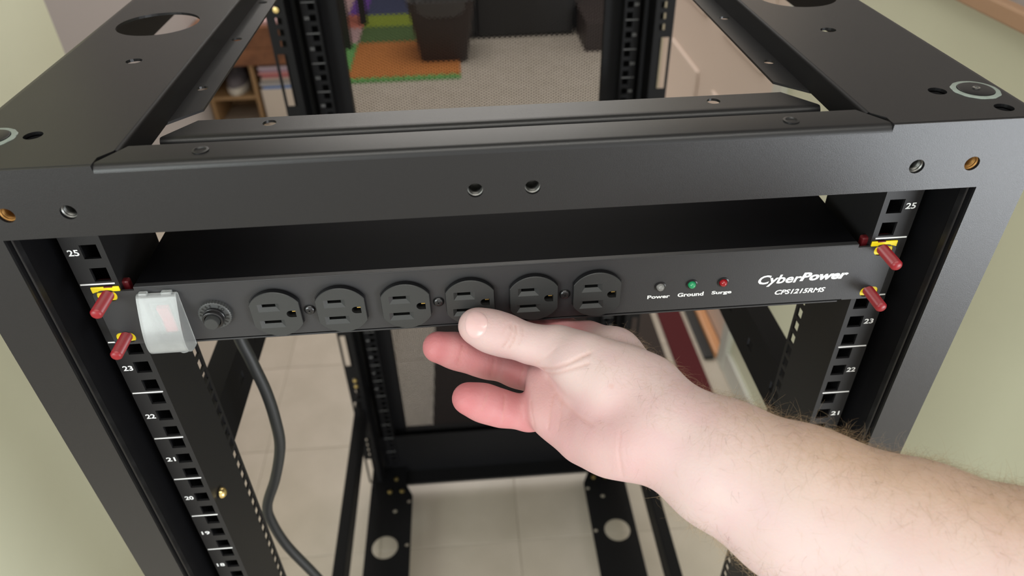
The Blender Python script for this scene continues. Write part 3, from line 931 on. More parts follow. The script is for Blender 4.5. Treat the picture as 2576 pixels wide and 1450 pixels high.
foam(-0.640, -0.045, 3.385, 3.945, 'orange')
foam(-0.640, -0.045, 3.945, 4.245, 'dark_green')
foam(-0.640, -0.045, 4.245, 4.490, 'lime')
foam(-0.640, -0.045, 4.490, 5.10, 'blue')
foam(-0.755, -0.640, 3.360, 3.945, 'green')
foam(-0.89, -0.755, 3.360, 3.945, 'green')
foam(-0.755, -0.640, 3.945, 4.235, 'pink')
foam(-0.755, -0.640, 4.235, 4.510, 'coral')
foam(-0.755, -0.640, 4.510, 5.10, 'purple')
foam(-0.89, -0.755, 3.945, 4.470, 'red')
foam(-0.89, -0.755, 4.470, 5.10, 'pink')
for k in range(10):     # toothed green edging of the front side
    x0 = -0.640 + 0.0595 * k
    foam(x0, x0 + 0.030, 3.330, 3.386, 'green')
    foam(x0 + 0.030, x0 + 0.0595, 3.330, 3.372, 'green')
foam(-0.700, -0.642, 3.330, 3.358, 'blue')

# waste bin with a bag folded over its rim
bxc, byc = -0.130, 3.700
bn = thing('waste_bin', 'dark brown waste bin with a bag over its rim, standing on the orange mat square', 'bin', (bxc, byc, FZ + 0.011))


def frustum(x, y, z0, z1, w0, d0, w1, d1, t):
    m = MB()
    def ring_(z, w_, d_):
        return [(x + p[0], y + p[1], z) for p in rrect(-w_, w_, -d_, d_, 0.03, 5)]
    rows = [ring_(z0, w0, d0), ring_(z1, w1, d1), ring_(z1, w1 - t, d1 - t), ring_(z0 + t, w0 - t, d0 - t)]
    n = len(rows[0])
    v = [p for r in rows for p in r]
    f = [(k * n + i, k * n + (i + 1) % n, (k + 1) * n + (i + 1) % n, (k + 1) * n + i) for k in range(3) for i in range(n)]
    f += [tuple(range(n)), tuple(3 * n + i for i in range(n))]
    return m.add(v, f)


frustum(bxc, byc, FZ + 0.011, FZ + 0.330, 0.127, 0.127, 0.178, 0.160, 0.004).put('bin_body', 'bin_brown', bn, smooth=40)
m = MB()
nn = 64
rows = []
for z, e in ((FZ + 0.262, 0.004), (FZ + 0.30, 0.007), (FZ + 0.335, 0.006), (FZ + 0.338, -0.004), (FZ + 0.25, -0.016)):
    k = (z - FZ - 0.011) / 0.319
    w_, d_ = 0.127 + 0.051 * min(k, 1) + e, 0.127 + 0.033 * min(k, 1) + e
    rows.append([(bxc + w_ * math.copysign(abs(math.cos(t)) ** 0.4, math.cos(t)), byc + d_ * math.copysign(abs(math.sin(t)) ** 0.4, math.sin(t)),
                  z + (0.008 * math.sin(9 * t) if z < FZ + 0.27 else 0.0)) for t in np.linspace(0, 2 * math.pi, nn, endpoint=False)])
v = [p for r in rows for p in r]
m.add(v, [(k * nn + i, k * nn + (i + 1) % nn, (k + 1) * nn + (i + 1) % nn, (k + 1) * nn + i) for k in range(4) for i in range(nn)])
m.put('bin_bag', 'liner', bn, smooth=60)

# black chair whose legs stand on the mat
ch = thing('chair', 'black chair with straight legs standing on the left part of the play mat', 'chair', (-0.90, 4.08, FZ + 0.011))
for (x, y) in ((-0.690, 3.86), (-0.640, 4.31), (-1.13, 3.86), (-1.13, 4.31)):
    MB().rbox(x - 0.024, x + 0.024, y - 0.022, y + 0.022, FZ + 0.011, FZ + 0.45, b=0.004).put('leg', 'chair_black', ch)
MB().rbox(-1.17, -0.62, 3.83, 4.34, FZ + 0.43, FZ + 0.49, b=0.012).put('seat', 'chair_black', ch)
MB().rbox(-1.17, -1.12, 3.83, 4.34, FZ + 0.55, FZ + 0.95, b=0.012).put('backrest', 'chair_black', ch)
for y in (3.86, 4.31):
    MB().rbox(-1.16, -1.13, y - 0.02, y + 0.02, FZ + 0.43, FZ + 0.6, b=0.004).put('back_post', 'chair_black', ch)

# dark sofa
so = thing('sofa', 'low dark sofa beyond the mesh door, right of the waste bin', 'sofa', (0.30, 4.45, FZ))
MB().rbox(0.06, 0.640, 3.95, 4.90, FZ + 0.008, FZ + 0.26, b=0.02).put('base', 'sofa', so)
MB().rbox(0.07, 0.33, 3.96, 4.80, FZ + 0.26, FZ + 0.43, b=0.04, seg=3).put('seat_cushion', 'sofa', so)
MB().rbox(0.335, 0.62, 3.96, 4.80, FZ + 0.26, FZ + 0.43, b=0.04, seg=3).put('seat_cushion', 'sofa', so)
MB().rbox(-0.04, 0.065, 3.94, 4.90, FZ + 0.008, FZ + 0.60, b=0.04, seg=3).put('armrest', 'sofa', so)
MB().rbox(0.06, 0.640, 4.78, 4.98, FZ + 0.20, FZ + 0.85, b=0.05, seg=3).put('backrest', 'sofa', so)
for x in (0.0, 0.60):
    for y in (4.06, 4.90):
        MB().lathe([(0.022, 0.0), (0.026, 0.012), (0, 0.012)], (x, y, FZ), (0, 0, 1), 12).put('foot', 'chair_black', so, smooth=40)
tag(MB().rbox(0.66, 1.05, 3.65, 4.25, FZ, FZ + 0.16, b=0.004).put('storage_box', 'bin_brown'),
    'low reddish brown box on the floor right of the sofa', 'box')

# wooden shelf, white box, papers and shoe at the left
sh = thing('shelf_unit', 'low brown wooden shelf unit against the left wall beyond the rack', 'shelf', (-0.89, 3.0, FZ))
M['plank'] = mat('brown_plank', (0.30, 0.13, 0.06), 0.5, bump=(40, 0.3, 0.002), var=(14, (0.16, 0.065, 0.03), 1))
M['tan_board'] = mat('tan_board', (0.38, 0.24, 0.12), 0.5)
M['paper_white'] = mat('white_card', (0.66, 0.60, 0.54), 0.7)
M['cream_card'] = mat('cream_card', (0.55, 0.48, 0.38), 0.6)
for k in range(2):
    MB().rbox(-1.195, -0.700, 2.855, 2.875, -0.850 + 0.0755 * k, -0.7755 + 0.0755 * k, b=0.002).put('plank', 'plank', sh)
MB().rbox(-1.195, -0.700, 2.850, 3.150, -0.699, -0.682, b=0.002).put('shelf_top', 'plank', sh)
MB().box(-1.195, -0.700, 3.135, 3.150, FZ, -0.700).put('back_panel', 'tan_board', sh)
for x in (-1.195, -0.985, -0.718):
    MB().rbox(x, x + 0.018, 2.876, 3.134, FZ, -0.700, b=0.002).put('upright', 'tan_board', sh)
MB().rbox(-1.176, -0.986, 2.876, 3.134, -1.012, -0.997, b=0.002).put('deck', 'tan_board', sh)
tag(MB().rbox(-1.00, -0.76, 2.87, 3.10, -0.682, -0.664, b=0.003).put('magazine', 'foam_pink'), 'pale pink magazine lying on top of the brown shelf unit', 'magazine')
bxw = MB().rbox(-0.950, -0.730, 2.862, 3.120, FZ, -0.964, b=0.003)
tag(bxw.put('white_box', 'paper_white'), 'plain white cardboard box under the pile of papers in the shelf unit', 'box')
z = -0.964
for nm, c, dx, hgt in (('bright blue folder at the bottom of the pile on the white box', (0.06, 0.20, 0.55), 0.0, 0.012),
                       ('pale grey papers lying on the blue folder', (0.42, 0.41, 0.42), -0.01, 0.018),
                       ('grey booklet in the middle of the pile on the white box', (0.20, 0.21, 0.22), 0.004, 0.008),
                       ('pale beige papers under the red folder', (0.50, 0.42, 0.38), 0.0, 0.014),
                       ('dull red folder in the pile on the white box', (0.42, 0.10, 0.13), 0.006, 0.012),
                       ('pink folder lying on the dull red one', (0.55, 0.26, 0.26), -0.006, 0.014),
                       ('lilac notebook near the top of the pile', (0.34, 0.24, 0.36), 0.003, 0.010),
                       ('pale lilac papers at the top of the pile', (0.52, 0.44, 0.52), -0.004, 0.014)):
    key = 'paper_' + nm.replace(' ', '_')[:40]
    M[key] = mat(key, c, 0.7)
    o = MB().rbox(-0.940 + dx, -0.745 + dx, 2.866, 3.10, z, z + hgt, b=0.0015, seg=1).put('folder' if 'folder' in nm else 'papers', key)
    tag(o, nm, 'paper', 'papers piled on the white box')
    z += hgt

HAND_BODY = [[(0.08105, -0.09076, -0.02632, 0.0215), (0.10791, -0.11059, -0.03051, 0.0255), (0.14184, -0.13336, -0.03473, 0.0295), (0.18918, -0.1611, -0.0395, 0.033), (0.2298, -0.17984, -0.04452, 0.035), (0.28026, -0.21341, -0.05175, 0.038), (0.31425, -0.23749, -0.05603, 0.04)], [(0.07707, -0.09694, -0.03473, 0.0215), (0.10128, -0.11782, -0.0405, 0.0255), (0.13312, -0.14287, -0.04786, 0.0295), (0.18113, -0.17039, -0.05229, 0.033), (0.223, -0.19036, -0.05884, 0.035), (0.276, -0.22, -0.06072, 0.038), (0.31077, -0.24287, -0.06335, 0.04)], [(0.07906, -0.09385, -0.03053, 0.0215), (0.1046, -0.11421, -0.03551, 0.0255), (0.13748, -0.13812, -0.04129, 0.0295), (0.18515, -0.16575, -0.04589, 0.033), (0.2264, -0.1851, -0.05168, 0.035), (0.27813, -0.2167, -0.05623, 0.038), (0.31251, -0.24018, -0.05969, 0.04)], [(0.08105, -0.09076, -0.02632, 0.0215), (0.07494, -0.07054, -0.02337, 0.0182)], [(0.07707, -0.09694, -0.03473, 0.0215), (0.06278, -0.09524, -0.03688, 0.0185)], [(0.07459, -0.06529, -0.02642, 0.0172), (0.06347, -0.03219, -0.03006, 0.015), (0.05125, -0.00414, -0.04042, 0.0125)], [(0.07729, -0.06581, -0.0368, 0.017), (0.05265, -0.03618, -0.04601, 0.014), (0.03251, -0.01656, -0.0482, 0.0115)], [(0.07188, -0.07649, -0.04132, 0.017), (0.04603, -0.04882, -0.05319, 0.012), (0.02414, -0.032, -0.05093, 0.011)], [(0.06638, -0.08628, -0.04136, 0.017), (0.04532, -0.06848, -0.05427, 0.0125), (0.0241, -0.05366, -0.05458, 0.0112)], [(0.0278, -0.06266, -0.05621, 0.0092), (0.03802, -0.0771, -0.05127, 0.013), (0.05112, -0.08745, -0.04405, 0.0172), (0.06319, -0.09394, -0.03844, 0.018)], [(0.02017, -0.03162, -0.04578, 0.0098), (0.02024, -0.04474, -0.04977, 0.0098), (0.02042, -0.05616, -0.05153, 0.0092), (0.02656, -0.06462, -0.05391, 0.0092)], [(0.02896, -0.03885, -0.048, 0.0105), (0.03747, -0.05665, -0.04925, 0.012), (0.05059, -0.07563, -0.0451, 0.0165)], [(0.07207, -0.07532, -0.02325, 0.02), (0.05581, -0.06375, -0.02085, 0.02), (0.04059, -0.05137, -0.01731, 0.016), (0.02864, -0.03698, -0.01915, 0.0128)]]
HAND_FINGERS = {'thumb': [(0.03611, -0.04238, -0.01741, 0.0135), (0.02754, -0.03619, -0.01819, 0.0126), (0.01281, -0.02979, -0.01916, 0.011), (-0.00173, -0.02343, -0.01686, 0.0119), (-0.01108, -0.01948, -0.01568, 0.0119), (-0.01883, -0.01617, -0.01406, 0.0113)], 'ring': [(0.02459, -0.02845, -0.05449, 0.0105), (0.00497, -0.01617, -0.05307, 0.0102), (-0.01372, -0.01168, -0.04693, 0.0107), (-0.02238, -0.01157, -0.04248, 0.0103), (-0.03217, -0.01125, -0.03784, 0.0107), (-0.04353, -0.01189, -0.03293, 0.01)], 'pinky': [(0.02487, -0.04788, -0.06016, 0.0098), (0.00977, -0.04708, -0.06023, 0.0102), (-0.00523, -0.04659, -0.05577, 0.01), (-0.0119, -0.04702, -0.05188, 0.0099), (-0.01846, -0.04733, -0.04782, 0.0102), (-0.02658, -0.0474, -0.04357, 0.0096)], 'index': [(0.0456, -0.0077, -0.0422, 0.012), (0.033, 0.01, -0.0385, 0.0095), (0.024, 0.032, -0.0345, 0.009), (0.02, 0.055, -0.0343, 0.0085)], 'middle': [(0.0311, -0.018, -0.0447, 0.0115), (0.0155, 0.008, -0.0405, 0.0098), (0.007, 0.03, -0.0352, 0.0092), (0.003, 0.056, -0.0345, 0.0088)]}
CREASES = [([(0.00139, -0.02718, -0.00459), (0.0015, -0.02878, -0.00477), (0.00165, -0.02988, -0.00538), (0.00179, -0.03088, -0.00607), (0.00102, -0.03261, -0.00707), (0.00028, -0.03399, -0.00837), (-0.00046, -0.03513, -0.00988), (-0.00162, -0.03576, -0.01118), (-0.00277, -0.03624, -0.01262), (-0.00392, -0.03641, -0.01434)], 0.0007, 0.0007), ([(0.00433, -0.02835, -0.00537), (0.00431, -0.0296, -0.00583), (0.00427, -0.03096, -0.00621), (0.00426, -0.03201, -0.00684), (0.00366, -0.03354, -0.00782), (0.00307, -0.03483, -0.009), (0.0025, -0.03592, -0.01036), (0.00166, -0.03652, -0.01162), (0.00081, -0.03704, -0.01294), (-2e-05, -0.03735, -0.01446)], 0.0007, 0.0007), ([(0.00845, -0.02945, -0.00631), (0.0083, -0.03113, -0.00659), (0.00818, -0.03252, -0.00713), (0.00806, -0.03384, -0.00772), (0.00714, -0.03533, -0.0088), (0.00625, -0.03659, -0.01009), (0.00537, -0.03757, -0.01161)], 0.0005, 0.0007), ([(-0.00076, -0.02791, -0.0044), (-0.00184, -0.02976, -0.00509), (-0.00289, -0.03122, -0.00611), (-0.00394, -0.03248, -0.00728)], 0.0004, 0.0007), ([(0.01773, -0.04454, -0.02648), (0.01976, -0.0492, -0.02189), (0.02177, -0.05342, -0.01775), (0.02377, -0.05717, -0.01404), (0.02602, -0.0597, -0.01063), (0.02837, -0.06119, -0.00821), (0.03077, -0.06224, -0.00624), (0.03325, -0.06248, -0.00443), (0.03577, -0.06252, -0.00284), (0.03832, -0.06228, -0.0015), (0.0398, -0.062, -0.001), (0.04127, -0.06182, -0.00042), (0.04278, -0.06143, -2e-05)], 0.0009, 0.001), ([(0.02011, -0.04457, -0.03086), (0.02176, -0.05208, -0.02344), (0.02353, -0.0578, -0.01776), (0.02556, -0.06102, -0.01452), (0.02851, -0.06347, -0.01091), (0.03155, -0.065, -0.0082), (0.03465, -0.06592, -0.00611), (0.03672, -0.06641, -0.00484), (0.03883, -0.06667, -0.00379), (0.04092, -0.06698, -0.0027)], 0.0006, 0.001), ([(0.01496, -0.04406, -0.02189), (0.01704, -0.04634, -0.01784), (0.01914, -0.04802, -0.01439), (0.02127, -0.04924, -0.01139), (0.02272, -0.04952, -0.00922), (0.02421, -0.04956, -0.00728), (0.02573, -0.04922, -0.00571)], 0.0003, 0.0012), ([(0.0184, -0.04488, -0.02686), (0.02004, -0.04447, -0.03096), (0.02156, -0.04523, -0.03395), (0.02276, -0.04856, -0.0344), (0.02425, -0.05264, -0.03484), (0.02572, -0.05664, -0.03531), (0.02716, -0.06064, -0.03571), (0.0296, -0.06546, -0.03528), (0.03188, -0.07081, -0.03419), (0.03392, -0.07704, -0.03203), (0.03611, -0.08173, -0.02982), (0.03831, -0.08595, -0.02808), (0.04056, -0.08968, -0.02682)], 0.0005, 0.0013), ([(0.02406, -0.05572, -0.0362), (0.02326, -0.05798, -0.03709), (0.02249, -0.06003, -0.03819), (0.02171, -0.06213, -0.03922), (0.02068, -0.06591, -0.04141), (0.01972, -0.06922, -0.04405), (0.01885, -0.07176, -0.04754)], 0.0006, 0.0009), ([(0.02769, -0.05997, -0.03481), (0.02737, -0.06269, -0.03633), (0.02703, -0.06559, -0.03763), (0.02665, -0.06871, -0.03866), (0.02581, -0.07138, -0.04008), (0.02497, -0.07402, -0.04152), (0.02419, -0.07628, -0.04335)], 0.0004, 0.0009), ([(-0.02765, -0.01674, -0.02797), (-0.02822, -0.01843, -0.02882), (-0.02881, -0.0198, -0.02994), (-0.02939, -0.02104, -0.03118), (-0.03019, -0.02224, -0.0331), (-0.03099, -0.02317, -0.03528), (-0.03184, -0.02333, -0.03818)], 0.0006, 0.0007), ([(-0.02628, -0.01792, -0.02933), (-0.02685, -0.01937, -0.03017), (-0.02743, -0.02051, -0.03129), (-0.02802, -0.02155, -0.03249), (-0.02864, -0.02248, -0.03435), (-0.02927, -0.02325, -0.03636), (-0.02993, -0.02342, -0.03894)], 0.0004, 0.0006), ([(-0.00879, -0.01992, -0.03902), (-0.0093, -0.02111, -0.04012), (-0.00982, -0.02211, -0.0414), (-0.01033, -0.02303, -0.04275), (-0.01085, -0.02369, -0.04469), (-0.01136, -0.02395, -0.04703), (-0.01188, -0.02399, -0.04959)], 0.0005, 0.0008), ([(0.00875, -0.02402, -0.04352), (0.0082, -0.02539, -0.04444), (0.00767, -0.02662, -0.0455), (0.00716, -0.02758, -0.04681), (0.00673, -0.02851, -0.0485), (0.00632, -0.02915, -0.05049), (0.00594, -0.0293, -0.05296)], 0.0006, 0.0008), ([(-0.01505, -0.05053, -0.03712), (-0.01554, -0.05218, -0.03759), (-0.01602, -0.05362, -0.03828), (-0.0165, -0.05494, -0.03908), (-0.01722, -0.05614, -0.04019), (-0.01794, -0.05716, -0.04149), (-0.01866, -0.05799, -0.043)], 0.0006, 0.0007), ([(-0.00447, -0.04783, -0.04255), (-0.00482, -0.05063, -0.04299), (-0.00515, -0.05285, -0.04403), (-0.00547, -0.05476, -0.04536), (-0.00604, -0.05659, -0.04754), (-0.00659, -0.05794, -0.05023), (-0.00712, -0.05845, -0.05387)], 0.0007, 0.0007), ([(0.01047, -0.05353, -0.04314), (0.01046, -0.05612, -0.04379), (0.01047, -0.05841, -0.04473), (0.01052, -0.06038, -0.04601), (0.01086, -0.06246, -0.04775), (0.01124, -0.06412, -0.04994), (0.01172, -0.06473, -0.05331)], 0.0005, 0.0009), ([(0.05324, -0.10183, -0.01919), (0.05258, -0.10415, -0.02109), (0.05199, -0.1062, -0.0233), (0.05145, -0.10807, -0.02573), (0.05161, -0.10928, -0.02744), (0.05181, -0.1104, -0.02927), (0.05202, -0.11143, -0.03121), (0.05245, -0.1125, -0.03421), (0.05302, -0.11309, -0.03785), (0.05384, -0.11284, -0.04262)], 0.0004, 0.001), ([(0.05547, -0.10401, -0.01849), (0.05499, -0.10601, -0.02023), (0.05459, -0.10775, -0.02229), (0.05423, -0.10936, -0.0245), (0.05435, -0.11086, -0.02637), (0.05452, -0.11216, -0.02848), (0.0548, -0.11315, -0.03101)], 0.0002, 0.0012)]
NAIL = [[(-0.01903, -0.02297, -0.00415), (-0.01947, -0.02306, -0.00445), (-0.01991, -0.02324, -0.00466), (-0.0201, -0.0236, -0.00498), (-0.02027, -0.024, -0.00529), (-0.02044, -0.02441, -0.0056), (-0.02044, -0.02478, -0.00597), (-0.02044, -0.02522, -0.00629), (-0.02026, -0.02562, -0.00659), (-0.02001, -0.02601, -0.00686), (-0.01962, -0.02638, -0.00696), (-0.01912, -0.02668, -0.00692), (-0.01862, -0.0268, -0.00681), (-0.01816, -0.02684, -0.00647), (-0.01773, -0.0267, -0.0062), (-0.01744, -0.02646, -0.00584), (-0.01719, -0.02618, -0.00548), (-0.01706, -0.02582, -0.00512), (-0.01695, -0.02533, -0.00487), (-0.01704, -0.02484, -0.00465), (-0.01731, -0.02441, -0.00442), (-0.01768, -0.02403, -0.00426), (-0.01806, -0.02356, -0.00418), (-0.01853, -0.02323, -0.00418)], [(-0.01936, -0.0201, -0.00328), (-0.02024, -0.02066, -0.00356), (-0.02113, -0.02111, -0.00393), (-0.02151, -0.0219, -0.00452), (-0.02185, -0.02269, -0.00516), (-0.02218, -0.02346, -0.00581), (-0.02219, -0.02424, -0.00653), (-0.0222, -0.02502, -0.00725), (-0.02182, -0.02576, -0.00789), (-0.02132, -0.02651, -0.00846), (-0.02055, -0.02722, -0.0087), (-0.01955, -0.02776, -0.00866), (-0.01854, -0.02815, -0.00831), (-0.01762, -0.02816, -0.00768), (-0.01677, -0.02803, -0.007), (-0.01619, -0.02758, -0.00627), (-0.01569, -0.02702, -0.00554), (-0.01542, -0.02621, -0.00492), (-0.0152, -0.0254, -0.00426), (-0.01538, -0.02447, -0.00379), (-0.01591, -0.02334, -0.00355), (-0.01666, -0.02234, -0.00343), (-0.01742, -0.02146, -0.0032), (-0.01837, -0.02081, -0.00319)], [(-0.0197, -0.01663, -0.00288), (-0.02103, -0.01763, -0.00318), (-0.02236, -0.01831, -0.00373), (-0.02293, -0.01983, -0.00436), (-0.02344, -0.02123, -0.00514), (-0.02394, -0.02233, -0.00617), (-0.02395, -0.02357, -0.00719), (-0.02396, -0.02459, -0.0084), (-0.0234, -0.02569, -0.00938), (-0.02264, -0.02672, -0.01031), (-0.02148, -0.02768, -0.01077), (-0.01997, -0.02859, -0.01061), (-0.01847, -0.02923, -0.01004), (-0.01709, -0.0294, -0.00896), (-0.01581, -0.02923, -0.00792), (-0.01494, -0.02868, -0.00672), (-0.01419, -0.02782, -0.00565), (-0.01379, -0.02662, -0.0047), (-0.01346, -0.02527, -0.00383), (-0.01372, -0.02372, -0.00324), (-0.01451, -0.02221, -0.00273), (-0.01564, -0.02058, -0.00264), (-0.01677, -0.01903, -0.00248), (-0.01821, -0.01792, -0.00257)], [(-0.01995, -0.01324, -0.00342), (-0.02159, -0.01473, -0.00358), (-0.02322, -0.01592, -0.00397), (-0.02391, -0.01818, -0.00443), (-0.02453, -0.02003, -0.0053), (-0.02514, -0.02143, -0.00652), (-0.02515, -0.02299, -0.00774), (-0.02517, -0.02412, -0.00933), (-0.02448, -0.02541, -0.01059), (-0.02355, -0.0266, -0.0118), (-0.02213, -0.02774, -0.01239), (-0.02027, -0.02899, -0.01209), (-0.01842, -0.02983, -0.01133), (-0.01672, -0.03011, -0.00994), (-0.01515, -0.03006, -0.00852), (-0.0141, -0.02936, -0.00708), (-0.01318, -0.0283, -0.00577), (-0.01268, -0.02689, -0.00456), (-0.01227, -0.02514, -0.00357), (-0.01259, -0.02321, -0.00287), (-0.01356, -0.02109, -0.00246), (-0.01494, -0.01896, -0.00245), (-0.01633, -0.01669, -0.00254), (-0.01811, -0.01481, -0.00305)], [(-0.02007, -0.01135, -0.00389), (-0.02186, -0.01305, -0.00402), (-0.02364, -0.0143, -0.00449), (-0.02438, -0.01735, -0.00451), (-0.02505, -0.01935, -0.00546), (-0.02571, -0.02096, -0.00672), (-0.02572, -0.02259, -0.00811), (-0.02574, -0.0239, -0.00977), (-0.02499, -0.02525, -0.01119), (-0.02398, -0.02644, -0.0126), (-0.02243, -0.02764, -0.01328), (-0.02041, -0.02909, -0.01286), (-0.01839, -0.03006, -0.01199), (-0.01655, -0.03041, -0.01043), (-0.01485, -0.03043, -0.00882), (-0.0137, -0.02969, -0.00723), (-0.0127, -0.02856, -0.0058), (-0.01215, -0.02698, -0.00451), (-0.01171, -0.02501, -0.0035), (-0.01206, -0.02289, -0.00276), (-0.01311, -0.02045, -0.00242), (-0.01461, -0.01814, -0.0024), (-0.01612, -0.01514, -0.00292), (-0.01806, -0.01339, -0.00323)]]
NAIL_C = (-0.0187, -0.0252, -0.00552)
NAIL_N = (-0.3447, -0.5721, 0.7443)
SPOT = (0.05127, -0.08105, -0.00693)


def smin(a, b, k):
    h = np.maximum(k - np.abs(a - b), 0) / k
    return np.minimum(a, b) - h * h * k * 0.25


class Field:
    def __init__(s, lo, hi, vox):
        s.lo, s.v = np.array(lo), vox
        s.n = np.ceil((np.array(hi) - s.lo) / vox).astype(int) + 1
        s.ax = [(s.lo[i] + vox * np.arange(s.n[i])).astype(np.float32) for i in range(3)]
        s.d = np.full(s.n, 0.05, np.float32)

    def cone(s, a, b, k, pad=0.012):
        a, b = np.array(a), np.array(b)
        r = max(a[3], b[3]) + pad
        lo = np.minimum(a[:3], b[:3]) - r
        hi = np.maximum(a[:3], b[:3]) + r
        i0 = np.clip(((lo - s.lo) / s.v).astype(int), 0, s.n)
        i1 = np.clip(((hi - s.lo) / s.v).astype(int) + 2, 0, s.n)
        if (i1 <= i0).any():
            return
        X = s.ax[0][i0[0]:i1[0], None, None] - np.float32(a[0])
        Y = s.ax[1][None, i0[1]:i1[1], None] - np.float32(a[1])
        Z = s.ax[2][None, None, i0[2]:i1[2]] - np.float32(a[2])
        d = (b - a)
        L2 = float((d[:3] ** 2).sum()) + 1e-12
        t = np.clip((X * np.float32(d[0]) + Y * np.float32(d[1]) + Z * np.float32(d[2])) / np.float32(L2), 0, 1)
        q = np.sqrt((X - t * np.float32(d[0])) ** 2 + (Y - t * np.float32(d[1])) ** 2 + (Z - t * np.float32(d[2])) ** 2) - (np.float32(a[3]) + t * np.float32(d[3]))
        sl = tuple(slice(i0[i], i1[i]) for i in range(3))
        s.d[sl] = smin(s.d[sl], q, k)

    def chain(s, c, k):
        for a, b in zip(c, c[1:]):
            s.cone(a, b, k)

    def blur(s, n, passes=2):
        """box blur of the distance field: melts the joints together"""
        for _ in range(passes):
            for ax in range(3):
                c = np.cumsum(s.d, axis=ax, dtype=np.float64)
                hi = [slice(None)] * 3
                lo = [slice(None)] * 3
                hi[ax] = slice(n, None)
                lo[ax] = slice(0, -n)
                out = s.d.copy()
                md = [slice(None)] * 3
                md[ax] = slice(n // 2 + 1, n // 2 + 1 + c.shape[ax] - n)
                out[tuple(md)] = (c[tuple(hi)] - c[tuple(lo)]) / n
                s.d = out

    def nets(s):
        """surface nets: vertices (n,3), quads (m,4)"""
        D = s.d
        neg = D < 0
        c = np.zeros(tuple(n - 1 for n in D.shape), np.int8)
        for i in (0, 1):
            for j in (0, 1):
                for k in (0, 1):
                    c += neg[i:i + c.shape[0], j:j + c.shape[1], k:k + c.shape[2]]
        act = np.argwhere((c > 0) & (c < 8))
        idx = np.full(c.shape, -1, np.int32)
        idx[act[:, 0], act[:, 1], act[:, 2]] = np.arange(len(act))
        acc = np.zeros((len(act), 3))
        cnt = np.zeros(len(act))
        cor = [(i, j, k) for i in (0, 1) for j in (0, 1) for k in (0, 1)]
        val = {q: D[act[:, 0] + q[0], act[:, 1] + q[1], act[:, 2] + q[2]] for q in cor}
        for p in cor:
            for ax in range(3):
                if p[ax]:
                    continue
                q = list(p)
                q[ax] = 1
                a, b = val[p], val[tuple(q)]
                m = (a < 0) != (b < 0)
                t = np.where(m, a / np.where(m, a - b, 1), 0)
                pos = np.tile(np.array(p, float), (len(act), 1))
                pos[:, ax] = t
                acc[m] += pos[m]
                cnt[m] += 1
        V = s.lo + (act + acc / cnt[:, None]) * s.v
        F = []
        for ax in range(3):
            sl0 = [slice(None)] * 3
            sl1 = [slice(None)] * 3
            sl0[ax] = slice(0, -1)
            sl1[ax] = slice(1, None)
            e = np.argwhere(neg[tuple(sl0)] != neg[tuple(sl1)])
            o1, o2 = (ax + 1) % 3, (ax + 2) % 3
            e = e[(e[:, o1] > 0) & (e[:, o2] > 0) & (e[:, o1] < D.shape[o1] - 1) & (e[:, o2] < D.shape[o2] - 1)]
            fl_ = neg[tuple(e.T)]
            def cell(d1, d2):
                q = e.copy()
                q[:, o1] -= d1
                q[:, o2] -= d2
                return idx[tuple(q.T)]
            quad = np.stack([cell(1, 1), cell(0, 1), cell(0, 0), cell(1, 0)], 1)
            quad[~fl_] = quad[~fl_][:, ::-1]
            F.append(quad)
        return V, np.concatenate(F)


def relax(V, F, it):
    n = len(V)
    e = np.concatenate([F[:, [i, (i + 1) % 4]] for i in range(4)])
    for _ in range(it):
        acc = np.zeros((n, 3))
        for k in range(3):
            acc[:, k] = np.bincount(e[:, 0], V[e[:, 1], k], n) + np.bincount(e[:, 1], V[e[:, 0], k], n)
        c = np.bincount(e[:, 0], minlength=n) + np.bincount(e[:, 1], minlength=n)
        V = 0.4 * V + 0.6 * acc / np.maximum(c, 1)[:, None]
    return V


def normals(V, F):
    a, b, c, d = (V[F[:, i]] for i in range(4))
    nf = np.cross(c - a, d - b)
    N = np.zeros_like(V)
    for i in range(4):
        for k in range(3):
            N[:, k] += np.bincount(F[:, i], nf[:, k], len(V))
    return N / (np.linalg.norm(N, axis=1)[:, None] + 1e-12)


def build_hand(vox):
    ap = np.array([q for c in HAND_BODY for q in c] + [q for c in HAND_FINGERS.values() for q in c])
    lo = (ap[:, :3] - ap[:, 3:]).min(0) - 0.010
    hi = (ap[:, :3] + ap[:, 3:]).max(0) + 0.010
    fb = Field(lo, hi, vox)
    for c in HAND_BODY:
        fb.chain(c, 0.010)
    fb.blur(5)
    for nm, k in (("pinky", 0.003), ("ring", 0.003), ("middle", 0.004), ("index", 0.004), ("thumb", 0.004)):
        ff = Field(lo, hi, vox)
        ff.chain(HAND_FINGERS[nm], 0.006)
        w = ff.d < 0.03
        fb.d[w] = smin(fb.d[w], ff.d[w], k)
    V, F = fb.nets()
    V = relax(V, F, 3)
    return V, F


def poly_dist(V, line):
    """distance of points to a 3-D polyline"""
    best = np.full(len(V), 1.0)
    for a, b in zip(line, line[1:]):
        a, b = np.array(a), np.array(b)
        d = b - a
        t = np.clip(((V - a) @ d) / (d @ d + 1e-12), 0, 1)
        best = np.minimum(best, np.linalg.norm(V - a - t[:, None] * d, axis=1))
    return best


HV, HF = build_hand(0.0012)
HN = normals(HV, HF)
AX = np.array(HAND_BODY[0][4][:3]) - np.array(HAND_BODY[0][0][:3])
AX = AX / np.linalg.norm(AX)
ACR = np.array(HAND_BODY[0][0][:3]) - np.array(HAND_BODY[1][0][:3])
ACR = ACR / np.linalg.norm(ACR)
groove = np.zeros(len(HV))
for line, depth, wid in CREASES:
    groove += depth * np.exp(-(poly_dist(HV, line) / wid) ** 2)
HV2 = HV - HN * groove[:, None]
